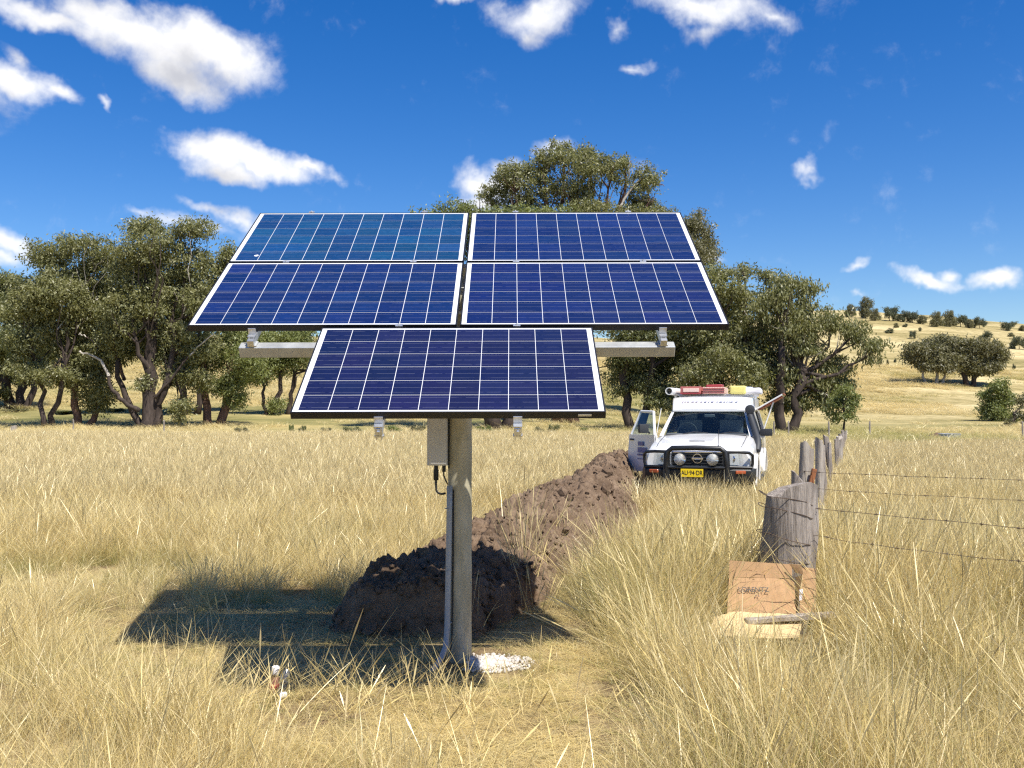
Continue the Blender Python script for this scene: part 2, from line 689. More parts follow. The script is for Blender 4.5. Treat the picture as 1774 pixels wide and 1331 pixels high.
def dirt_mat():
    m = bpy.data.materials.new('dug_earth')
    m.use_nodes = True
    t = m.node_tree
    N = NT(t)
    b = t.nodes['Principled BSDF']
    b.inputs['Roughness'].default_value = 0.95
    b.inputs['Specular IOR Level'].default_value = 0.15
    g = N.n('ShaderNodeNewGeometry')
    pos = g.outputs['Position']
    c = N.ramp(N.noise(pos, 2.6, 8, 0.66), [(0.30, (0.092, 0.060, 0.038)), (0.5, (0.165, 0.112, 0.073)), (0.7, (0.255, 0.182, 0.122))])
    c = N.mix(N.ramp(N.noise(pos, 22, 4, 0.6), [(0.56, (0, 0, 0)), (0.70, (0.5, 0.5, 0.5))]), c, (0.31, 0.225, 0.145))
    N.l(c, b.inputs['Base Color'])
    bp = N.n('ShaderNodeBump')
    bp.inputs['Strength'].default_value = 0.9
    bp.inputs['Distance'].default_value = 0.03
    N.l(N.noise(pos, 26.0, 7, 0.7), bp.inputs['Height'])
    N.l(bp.outputs[0], b.inputs['Normal'])
    return m


def bark_mat(name, ca, cb, scale=3.0):
    return pmat(name, ca, 0.9, col2=cb, vscale=scale, bump=0.8, bscale=12, stretch=(2, 2, 0.35), spec=0.2)


def cell_mat():
    m = bpy.data.materials.new('silicon_cell')
    m.use_nodes = True
    t = m.node_tree
    N = NT(t)
    b = t.nodes['Principled BSDF']
    tc = N.n('ShaderNodeTexCoord')
    oi = N.n('ShaderNodeObjectInfo')
    add = N.n('ShaderNodeVectorMath', operation='ADD')
    N.l(tc.outputs['Object'], add.inputs[0])
    sc = N.n('ShaderNodeVectorMath', operation='SCALE')
    N.l(oi.outputs['Location'], sc.inputs[0])
    sc.inputs['Scale'].default_value = 3.7
    N.l(sc.outputs[0], add.inputs[1])
    vo = N.n('ShaderNodeTexVoronoi')
    vo.inputs['Scale'].default_value = 55
    N.l(add.outputs[0], vo.inputs['Vector'])
    # object colour carries each module's coating hue, with sky reflection painted in
    base = oi.outputs['Color']
    flake = N.mix(0.5, base, N.ramp(N.n_out(vo, 'Color') if False else vo.outputs['Color'], [(0.0, (0.55, 0.6, 0.7)), (1.0, (1.25, 1.2, 1.2))]), 'MULTIPLY')
    rnd = N.ramp(oi.outputs['Random'], [(0.0, (0.72, 0.78, 0.86)), (1.0, (1.25, 1.16, 1.12))])
    colr = N.mix(1.0, flake, rnd, 'MULTIPLY')
    # three silver busbars and fine fingers printed along the cell
    sp = N.n('ShaderNodeSeparateXYZ')
    N.l(tc.outputs['Object'], sp.inputs[0])
    y = N.math('ADD', sp.outputs[1], 10 * 0.0512 + 0.0256)
    fr = N.math('MODULO', y, 0.0512)
    bus = N.math('LESS_THAN', N.math('ABSOLUTE', N.math('SUBTRACT', fr, 0.0256)), 0.00085)
    brk = N.math('GREATER_THAN', N.noise(N.mapping(add.outputs[0], scale=(1, 14, 1)), 14.0, 2), 0.42)
    bus = N.math('MULTIPLY', N.math('MULTIPLY', bus, brk), 0.36)
    colr = N.mix(bus, colr, (0.36, 0.37, 0.42))
    N.l(colr, b.inputs['Base Color'])
    b.inputs['Roughness'].default_value = 0.35
    b.inputs['Specular IOR Level'].default_value = 0.5
    b.inputs['Coat Weight'].default_value = 0.7
    b.inputs['Coat Roughness'].default_value = 0.05
    return m


def glass_mat(name, tint=(0.9, 0.95, 0.95), alpha_mix=0.25, rough=0.02):
    """clear glazing: see through it, with Fresnel reflections"""
    m = bpy.data.materials.new(name)
    m.use_nodes = True
    t = m.node_tree
    t.nodes.clear()
    N = NT(t)
    tr = N.n('ShaderNodeBsdfTransparent')
    tr.inputs[0].default_value = (*tint, 1)
    gl = N.n('ShaderNodeBsdfGlossy')
    gl.inputs['Roughness'].default_value = rough
    fr = N.n('ShaderNodeFresnel')
    gb = N.n('ShaderNodeNewGeometry')
    N.l(N.math('SUBTRACT', 1.5, N.math('MULTIPLY', gb.outputs['Backfacing'], 1.5 - 1 / 1.5)), fr.inputs[0])
    mx = N.n('ShaderNodeMixShader')
    N.l(N.math('ADD', N.math('MULTIPLY', fr.outputs[0], 1.0), alpha_mix * 0.1), mx.inputs[0])
    N.l(tr.outputs[0], mx.inputs[1])
    N.l(gl.outputs[0], mx.inputs[2])
    o = N.n('ShaderNodeOutputMaterial')
    N.l(mx.outputs[0], o.inputs[0])
    return m


M_GROUND = ground_mat()
M_DIRT = dirt_mat()
M_GRASS = grass_mat()
M_CELL = cell_mat()
M_BACKSHEET = pmat('white_backsheet', (0.80, 0.81, 0.82), 0.35, coat=0.6)
M_BLACKFRAME = pmat('black_anodised_frame', (0.012, 0.012, 0.014), 0.42, metal=0.0)
M_ALU = pmat('mill_aluminium', (0.72, 0.73, 0.74), 0.38, metal=0.85, var=0.15, vscale=20)
M_GALV = pmat('galvanised_steel', (0.56, 0.57, 0.56), 0.48, metal=0.55, var=0.25, vscale=9, bump=0.05)
M_POLE = pmat('weathered_galvanised_pole', (0.50, 0.455, 0.34), 0.65, metal=0.1, col2=(0.30, 0.27, 0.175), vscale=5, bump=0.06, stretch=(2.5, 2.5, 0.7))
M_BOX = pmat('grey_powder_coat', (0.53, 0.51, 0.48), 0.5, var=0.06)
M_CONDUIT = pmat('grey_pvc_conduit', (0.33, 0.35, 0.37), 0.4, var=0.1)
M_BLACKRUB = pmat('black_rubber', (0.015, 0.015, 0.015), 0.6)
M_CONCRETE = pmat('spilt_concrete', (0.78, 0.75, 0.70), 0.9, col2=(0.40, 0.34, 0.28), vscale=24, bump=0.5, bscale=60)
M_WHITE = pmat('white_vehicle_paint', (0.80, 0.80, 0.79), 0.28, coat=0.6, col2=(0.70, 0.685, 0.655), vscale=2.2)
M_DARKPAINT = pmat('black_powder_coat', (0.018, 0.019, 0.02), 0.45, var=0.2)
M_TRIM = pmat('charcoal_plastic', (0.03, 0.032, 0.035), 0.6)
M_GREYPLASTIC = pmat('grey_interior', (0.10, 0.105, 0.11), 0.8)
M_GLASS = glass_mat('vehicle_glass', (0.62, 0.74, 0.76), 0.2)
M_LENS = glass_mat('lamp_lens', (0.96, 0.97, 0.98), 0.5)
M_REFL = pmat('lamp_reflector', (0.88, 0.88, 0.87), 0.5, metal=0.25, coat=0.5)
M_CHROME = pmat('chrome', (0.85, 0.86, 0.88), 0.12, metal=1.0)
M_AMBER = pmat('amber_lens', (0.42, 0.09, 0.03), 0.25, coat=0.5)
M_TYRE = pmat('tyre', (0.02, 0.02, 0.02), 0.85, bump=0.4)
M_RIM = pmat('wheel_rim', (0.45, 0.46, 0.47), 0.35, metal=0.8)
M_YELLOW = pmat('yellow_plate', (0.85, 0.60, 0.01), 0.4)
M_BLACKINK = pmat('black_ink', (0.012, 0.012, 0.012), 0.6)
M_BLUEINK = pmat('blue_sign_vinyl', (0.05, 0.07, 0.26), 0.4)
M_GREYINK = pmat('grey_sign_vinyl', (0.36, 0.36, 0.42), 0.5)
M_RED = pmat('faded_red_plastic', (0.50, 0.15, 0.13), 0.6, var=0.3)
M_PINK = pmat('sun_bleached_strip', (0.72, 0.52, 0.44), 0.6)
M_DARKRED = pmat('dark_red_panel', (0.30, 0.035, 0.04), 0.5)
M_YELPACK = pmat('yellow_pack', (0.82, 0.72, 0.22), 0.6, var=0.1, bump=0.2, bscale=10)
M_BLUEBAG = pmat('pale_blue_bag', (0.46, 0.50, 0.68), 0.6, bump=0.4, bscale=10)
M_WHITEBAG = pmat('white_bag', (0.78, 0.75, 0.76), 0.6, bump=0.5, bscale=10)
M_PVC = pmat('white_pvc', (0.80, 0.79, 0.75), 0.35)
M_WOODGREY = pmat('weathered_grey_timber', (0.44, 0.385, 0.335), 0.92, col2=(0.16, 0.132, 0.112), vscale=9, bump=1.0, bscale=22, stretch=(2.6, 2.6, 0.22), spec=0.2)
M_WOODPALE = pmat('pale_grey_timber', (0.47, 0.42, 0.36), 0.92, col2=(0.24, 0.20, 0.165), vscale=8, bump=0.7, bscale=20, stretch=(2.2, 2.2, 0.3), spec=0.2)
M_RUST = pmat('rusty_brown_timber', (0.30, 0.11, 0.04), 0.8, var=0.3)
M_WIRE = pmat('rusty_wire', (0.13, 0.09, 0.065), 0.7, metal=0.3, var=0.3, vscale=40)
M_CARD = pmat('brown_cardboard', (0.46, 0.285, 0.150), 0.85, var=0.22, vscale=5, bump=0.15, bscale=60, stretch=(6, 1, 0.4), spec=0.2)
M_CARDIN = pmat('cardboard_inside', (0.66, 0.50, 0.27), 0.85, var=0.12, vscale=5, spec=0.2)
M_TANK = pmat('weathered_tank_steel', (0.42, 0.46, 0.48), 0.55, metal=0.4, var=0.3, vscale=3)
M_SOILBANK = pmat('trough_brown', (0.17, 0.10, 0.065), 0.9, var=0.3, vscale=2)
M_BOTTLE = pmat('brown_plastic_bottle', (0.30, 0.14, 0.115), 0.25, coat=0.5)
M_BOTTLECAP = pmat('white_cap', (0.85, 0.83, 0.83), 0.3)
M_REDBAND = pmat('red_band', (0.52, 0.12, 0.10), 0.4)
M_CLEAR = glass_mat('crumpled_clear_plastic', (0.80, 0.83, 0.82), 2.0, 0.12)
M_BARK_DARK = bark_mat('dark_bark', (0.090, 0.068, 0.056), (0.038, 0.029, 0.025))
M_BARK_RED = bark_mat('red_brown_bark', (0.21, 0.125, 0.09), (0.085, 0.052, 0.04))
M_BARK_PALE = bark_mat('pale_gum_bark', (0.55, 0.50, 0.43), (0.30, 0.26, 0.22))
M_LEAF_OLIVE = foliage_mat('olive_gum_leaves', (0.180, 0.188, 0.072), (0.305, 0.300, 0.150))
M_LEAF_GREEN = foliage_mat('green_gum_leaves', (0.165, 0.198, 0.062), (0.290, 0.310, 0.125))
M_LEAF_DARK = foliage_mat('dark_gum_leaves', (0.128, 0.145, 0.058), (0.225, 0.235, 0.110))
M_LEAF_GREY = foliage_mat('grey_green_leaves', (0.150, 0.148, 0.074), (0.25, 0.235, 0.14))
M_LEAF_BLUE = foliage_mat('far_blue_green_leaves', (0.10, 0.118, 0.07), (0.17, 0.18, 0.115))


# ------------------------------------------------------------------ ground sheet
def build_ground():
    xs = np.unique(np.concatenate([np.linspace(-4, 6, 101), np.linspace(-60, 60, 161), np.linspace(-400, 400, 161), np.linspace(-2500, 2500, 81)]))
    ys = np.unique(np.concatenate([np.linspace(1, 16, 121), np.linspace(-30, 80, 141), np.linspace(80, 600, 131), np.linspace(600, 3500, 40), np.linspace(-600, -30, 12)]))
    X, Y = np.meshgrid(xs, ys)
    Z = terr(X, Y)
    V = np.stack([X, Y, Z], -1).reshape(-1, 3)
    nx, ny = len(xs), len(ys)
    idx = np.arange(nx * ny).reshape(ny, nx)
    F = np.stack([idx[:-1, :-1], idx[:-1, 1:], idx[1:, 1:], idx[1:, :-1]], -1).reshape(-1, 4)
    me = mesh_np('ground', V, F, M_GROUND, smooth=True)
    o = obj('ground', me)
    tag(o, 'dry grassy paddock rising to a straw coloured hillside', None, kind='structure')


build_ground()


# ------------------------------------------------------------------ the spoil heap (centre line, half widths and heights along the trench)
MOUND_Y = np.array([7.05, 7.35, 8.5, 10.0, 11.0, 12.5, 15.4, 18.8, 20.5, 21.2])
MOUND_X = np.array([-0.80, -0.79, -0.56, -0.20, 0.12, 0.52, 1.18, 1.86, 2.22, 2.35])
MOUND_H = np.array([0.34, 0.36, 0.40, 0.46, 0.52, 0.58, 0.68, 0.78, 0.80, 0.40])
MOUND_W = np.array([0.56, 0.60, 0.78, 0.92, 0.95, 0.95, 0.86, 0.62, 0.50, 0.40])


def mound_h(x, y):
    """height of the heap above ground, numpy"""
    cx = np.interp(y, MOUND_Y, MOUND_X)
    hh = np.interp(y, MOUND_Y, MOUND_H)
    ww = np.interp(y, MOUND_Y, MOUND_W)
    # the near end is a steep cut face
    cut = sstep((y - 7.08 + 0.10 * (fbm(x * 3, y * 0 + 2, 8, 2) - 0.5) - 0.22 * np.clip(-(x + 0.1), 0, 2)) / 0.16)
    t = (x - cx) / ww
    ex = 2.2 + 3.0 * sstep((9.0 - y) / 1.5)
    prof = np.clip(1 - np.abs(t) ** ex, 0, 1) ** 0.75
    lump = 0.72 + 0.62 * fbm(x * 1.7 + 3, y * 1.7, 21, 4)
    z = hh * prof * lump * cut
    edge = sstep(prof * 4)
    ridg = 1 - np.abs(fbm(x * 6.5 + 8, y * 6.5, 35, 4) - .5) * 4
    z = z + edge * cut * .06 * (ridg - .45)
    z = z + edge * cut * (0.20 * (fbm(x * 5, y * 5, 31, 4) - 0.5) + 0.10 * (np.abs(fbm(x * 11, y * 11, 41, 3) - 0.5) * 2 - 0.25))
    return np.where((y < 7.0) | (y > 21.2) | (np.abs(t) > 1), 0, z)


def build_mound():
    root = empty('dirt_mound', (-0.5, 7.3, 0.0))
    tag(root, 'long lumpy heap of brown dug earth beside the trench line', 'dirt mound')
    ny, nx = 620, 150
    s = np.linspace(0, 1, ny) ** 1.5
    ys = 6.95 + s * (21.2 - 6.95)
    ts = np.linspace(-1.12, 1.12, nx)
    Y = np.repeat(ys[:, None], nx, 1)
    X = np.interp(Y, MOUND_Y, MOUND_X) + ts[None, :] * np.interp(Y, MOUND_Y, MOUND_W)
    Zg = terr(X, Y)
    H = mound_h(X, Y)
    # crumbly micro relief
    H = H + (H > 0.04) * (fbm(X * 28, Y * 28, 51, 2) - 0.5) * 0.045
    Z = Zg - 0.03 + H
    # overhanging lumps: push sideways a little
    X = X + (H > 0.05) * (fbm(X * 9 + 5, Y * 9, 61, 3) - 0.5) * 0.12
    V = np.stack([X, Y, Z], -1).reshape(-1, 3) - np.array([-0.5, 7.3, 0.0])
    idx = np.arange(nx * ny).reshape(ny, nx)
    F = np.stack([idx[:-1, :-1], idx[:-1, 1:], idx[1:, 1:], idx[1:, :-1]], -1).reshape(-1, 4)
    obj('heap', mesh_np('heap', V, F, M_DIRT, smooth=False), root)
    # clods
    protos = []
    for k in range(7):
        b = bmesh.new()
        bmesh.ops.create_icosphere(b, subdivisions=1, radius=1.0)
        for v in b.verts:
            p = v.co.copy()
            f = 1 + 0.7 * mnoise.noise(p * 1.3 + Vector((k * 9.3, .2, .7))) + 0.45 * mnoise.noise(p * 3.1 + Vector((0, k * 5, 0)))
            v.co = Vector((p.x * f, p.y * f * 0.9, p.z * f * 0.7))
        me = bpy.data.meshes.new('clod')
        b.to_mesh(me)
        b.free()
        me.materials.append(M_DIRT)
        protos.append(me)
    rr = random.Random(5)
    small = MB()
    n_big = 0
    tries = 0
    while n_big < 190 and tries < 4000:
        tries += 1
        y = 7.1 + 13.5 * rr.random() ** 1.6
        cx = float(np.interp(y, MOUND_Y, MOUND_X))
        w = float(np.interp(y, MOUND_Y, MOUND_W))
        x = cx + rr.uniform(-1.15, 1.2) * w
        hm = float(mound_h(np.array([x]), np.array([y]))[0])
        r = rr.choice([0.03, 0.035, 0.04, 0.05, 0.06, 0.075, 0.10]) * (0.8 + 0.05 * (y - 7))
        if hm < 0.03 and r > 0.06:
            continue
        z = tz(x, y) - 0.03 + hm + r * 0.15
        o = obj('clod', rr.choice(protos), root, loc=(x + 0.5, y - 7.3, z), rot=(rr.uniform(0, 6), rr.uniform(0, 6), rr.uniform(0, 6)))
        o.scale = (r, r * rr.uniform(0.8, 1.2), r * rr.uniform(.7, 1.1))
        n_big += 1
    # crumbs as one mass
    Vs, Fs = [], []
    base = np.array([v.co[:] for v in protos[0].vertices])
    b = bmesh.new()
    bmesh.ops.create_icosphere(b, subdivisions=1, radius=1.0)
    base = np.array([v.co[:] for v in b.verts])
    bf = np.array([[v.index for v in f.verts] for f in b.faces])
    b.free()
    n = 4200
    yy = 7.0 + 14.0 * RNG.random(n) ** 1.7
    cx = np.interp(yy, MOUND_Y, MOUND_X)
    w = np.interp(yy, MOUND_Y, MOUND_W)
    xx = cx + RNG.uniform(-1.2, 1.25, n) * w
    zz = terr(xx, yy) - 0.03 + mound_h(xx, yy)
    r = RNG.uniform(0.008, 0.028, n)
    jit = RNG.uniform(0.6, 1.35, (n, len(base), 1))
    V = (base[None] * jit * r[:, None, None]) + np.stack([xx + 0.5, yy - 7.3, zz], -1)[:, None, :]
    F = bf[None] + (np.arange(n) * len(base))[:, None, None]
    o = obj('earth_crumbs', mesh_np('earth_crumbs', V.reshape(-1, 3), F.reshape(-1, 3), M_DIRT), root)
    o['kind'] = 'stuff'


build_mound()

# ------------------------------------------------------------------ trees
LEAFQ = np.array([[-0.5, 0, 0], [0.5, 0, 0], [0.32, 0, -1.0], [-0.32, 0, -1.0]])


def leaf_mesh(name, centers, rng, size, mat, droop=0.6, aspect=0.36):
    """centers (n,3): one small quad per leaf spray"""
    n = len(centers)
    # long axis: hanging with scatter
    a = rng.normal(0, 1, (n, 3))
    a /= np.linalg.norm(a, axis=1, keepdims=True)
    ax = a * (1 - droop) + np.array([0, 0, -1.0]) * droop * rng.uniform(0.2, 1.2, (n, 1))
    ax /= np.linalg.norm(ax, axis=1, keepdims=True) + 1e-9
    b = rng.normal(0, 1, (n, 3))
    w = np.cross(ax, b)
    w /= np.linalg.norm(w, axis=1, keepdims=True) + 1e-9
    L = size * rng.uniform(0.55, 1.35, (n, 1))
    Wd = L * aspect
    p0 = centers - w * Wd * 0.35
    p1 = centers + w * Wd * 0.35
    m0 = centers + ax * L * 0.5 + w * Wd * 0.5
    e = centers + ax * L
    m1 = centers + ax * L * 0.5 - w * Wd * 0.5
    V = np.stack([(p0 + p1) / 2, m0, e, m1], 1).reshape(-1, 3)
    F = np.arange(n * 4).reshape(n, 4)
    c = rng.random(n)
    cols = np.repeat(np.stack([c, c, c, np.ones(n)], -1), 4, 0)
    return mesh_np(name, V, F, mat, cols=cols)


def crown_points(blobs, rng, dens, spread, per, fill=0.75):
    """blobs: (cx,cy,cz,rx,ry,rz). twig clusters in the outer part of each blob, then leaf points round each cluster"""
    out, hubs = [], []
    # break every mass into uneven smaller masses so that the outline is ragged and light comes through
    parts = []
    for (cx, cy, cz, rx, ry, rz) in blobs:
        for q in range(6):
            dd = rng.normal(0, 1, 3)
            dd /= np.linalg.norm(dd)
            f = rng.uniform(.46, .76)
            o_ = rng.uniform(.30, .78)
            parts.append((cx + dd[0] * rx * o_, cy + dd[1] * ry * o_, cz + dd[2] * rz * o_, rx * f, ry * f, rz * f * rng.uniform(.7, 1.1)))
    for (cx, cy, cz, rx, ry, rz) in parts:
        vol = (rx * ry * rz) ** (2 / 3.0)
        n = max(3, int(dens * vol))
        d = rng.normal(0, 1, (n, 3))
        d /= np.linalg.norm(d, axis=1, keepdims=True)
        r = rng.random((n, 1)) ** 0.42
        # uneven outline
        rough = 0.78 + 0.40 * rng.random((n, 1))
        c = np.array([cx, cy, cz]) + d * r * rough * np.array([rx, ry, rz])
        hubs.append(c)
        k = rng.poisson(per, n)
        k = np.maximum(k, 4)
        idx = np.repeat(np.arange(n), k)
        sp = spread * rng.uniform(0.6, 1.3, (n, 1))[idx]
        off = rng.normal(0, 1, (len(idx), 3)) * sp * np.array([1.0, 1.0, 0.72])
        off[:, 2] -= np.abs(rng.normal(0, 0.25, len(idx))) * spread
        out.append(c[idx] + off)
    return np.concatenate(out), np.concatenate(hubs)


def curve_pts(a, b, n, rng, wob, sag=0.0):
    a, b = np.array(a, float), np.array(b, float)
    t = np.linspace(0, 1, n)[:, None]
    L = np.linalg.norm(b - a)
    p = a + (b - a) * t
    # limbs leave the trunk outward and then turn up
    bend = np.array([b[0] - a[0], b[1] - a[1], 0]) * 0.22
    p = p + bend * np.sin(t * pi) - np.array([0, 0, 1]) * sag * np.sin(t * pi) * L
    w = rng.normal(0, wob * L, (n, 3))
    w[0] = 0
    w[-1] *= 0.3
    return [Vector(q) for q in (p + w)]


def make_tree(name, label, cat, base, trunks, blobs, leaf, bark, seed, dens=5.0, spread=0.55, per=34, lsize=0.34, group=None,
              limbs=None, pale=None, droop=0.5, origin=None):
    dens *= 2.8
    spread *= 0.56
    per *= 1.25
    lsize *= 0.78
    """base: world point. trunks: [(dx, dy, top(dx,dy,dz), r0, r1)]. blobs relative to base"""
    rng = np.random.default_rng(seed)
    root = empty(name, base)
    tag(root, label, cat, group)
    pts, hubs = crown_points(blobs, rng, dens, spread, per)
    obj('crown', leaf_mesh('crown', pts, rng, lsize, leaf, droop), root)
    mb = MB()
    tops = []
    for (x0, y0, top, r0, r1) in trunks:
        a = (x0, y0, -0.3)
        n = 9
        p = curve_pts(a, top, n, rng, 0.018, 0.0)
        rad = [r0 * (1 - i / (n - 1)) + r1 * i / (n - 1) for i in range(n)]
        rad[0] *= 1.35
        mb.tube(p, rad, 9)
        tops.append((np.array(top), r1, p))
    lm = MB()
    have_pale = False
    for bi, (cx, cy, cz, rx, ry, rz) in enumerate(blobs):
        c = np.array([cx, cy, cz])
        # from the nearest trunk, leaving part of the way up
        best = min(tops, key=lambda q: np.linalg.norm(q[0][:2] - c[:2]) + 0.3 * abs(q[0][2] - c[2]))
        p = best[2]
        k = rng.integers(4, 9)
        st = p[min(k, len(p) - 1)]
        if st.z > cz:
            st = p[max(3, int(k) - 3)]
        q = curve_pts(st, c, 7, rng, 0.03)
        r = max(0.05, best[1] * 0.75)
        mb.tube(q, [r * (1 - 0.8 * i / 6) for i in range(7)], 6, cap=False)
        # twigs to some clusters
        for j in range(6):
            d = rng.normal(0, 1, 3)
            d /= np.linalg.norm(d)
            e = c + d * np.array([rx, ry, rz]) * rng.uniform(0.5, 0.95)
            s = q[rng.integers(2, 7)]
            w = curve_pts(s, e, 5, rng, 0.04)
            target = mb
            if pale and rng.random() < pale:
                target = lm
                have_pale = True
            target.tube(w, [r * 0.34 * (1 - 0.75 * i / 4) for i in range(5)], 5, cap=False)
    for q in (limbs or []):
        # explicit limbs: list of (points, r0, r1), rounded off
        ptsl, r0, r1 = q
        for _ in range(2):
            sm = [ptsl[0]]
            for a_, b_ in zip(ptsl, ptsl[1:]):
                sm += [a_.lerp(b_, .25), a_.lerp(b_, .75)]
            ptsl = sm + [ptsl[-1]]
        ptsl = [p_ + Vector(rng.normal(0, .06, 3)) for p_ in ptsl]
        n = len(ptsl)
        h_ = n // 2 + 1
        rr_ = [r0 + (r1 - r0) * i / (n - 1) for i in range(n)]
        mb.tube(ptsl[:h_], rr_[:h_], 7, cap=False)
        MB().tube(ptsl[h_ - 1:], rr_[h_ - 1:], 6, cap=False).build('limb', M_BARK_PALE, root, smooth=True)
    mb.build('trunk', bark, root, smooth=True)
    if have_pale:
        lm.build('pale_twigs', M_BARK_PALE, root, smooth=True)['kind'] = 'stuff'
    else:
        lm.bm.free()
    return root


def tree_px(name, label, cat, base_px, D, trunks, blobs, leaf, bark, seed, base_z=None, depth=0.8, **kw):
    """describe a tree by what the photograph shows of it at distance D; sizes become metres there"""
    k = D / 1700.0
    b = at(base_px[0], base_px[1], D)
    z = tz(b.x, D) if base_z is None else base_z
    base = Vector((b.x, D, z))
    rng = np.random.default_rng(seed + 1000)

    def rel(px, py, dy=0.0):
        p = at(px, py, D)
        return (p.x - base.x, dy, p.z - base.z)

    tl = []
    for (px0, px1, py1, r0, r1) in trunks:
        p = rel(px0, base_px[1])
        tl.append((p[0], rng.uniform(-0.4, 0.4), rel(px1, py1, rng.uniform(-.5, .5)), r0, r1))
    bl = []
    for bb in blobs:
        px, py, rx, ry = bb[:4]
        dy = bb[4] if len(bb) > 4 else rng.uniform(-0.6, 0.6) * rx * k
        c = rel(px, py, dy)
        bl.append((c[0], c[1], c[2], rx * k, rx * k * depth, ry * k))
    lim = []
    for (pl, r0, r1) in kw.pop('limbs_px', []):
        lim.append(([Vector(rel(a, b_, -0.8)) for a, b_ in pl], r0, r1))
    return make_tree(name, label, cat, base, tl, bl, leaf, bark, seed, limbs=lim, **kw)


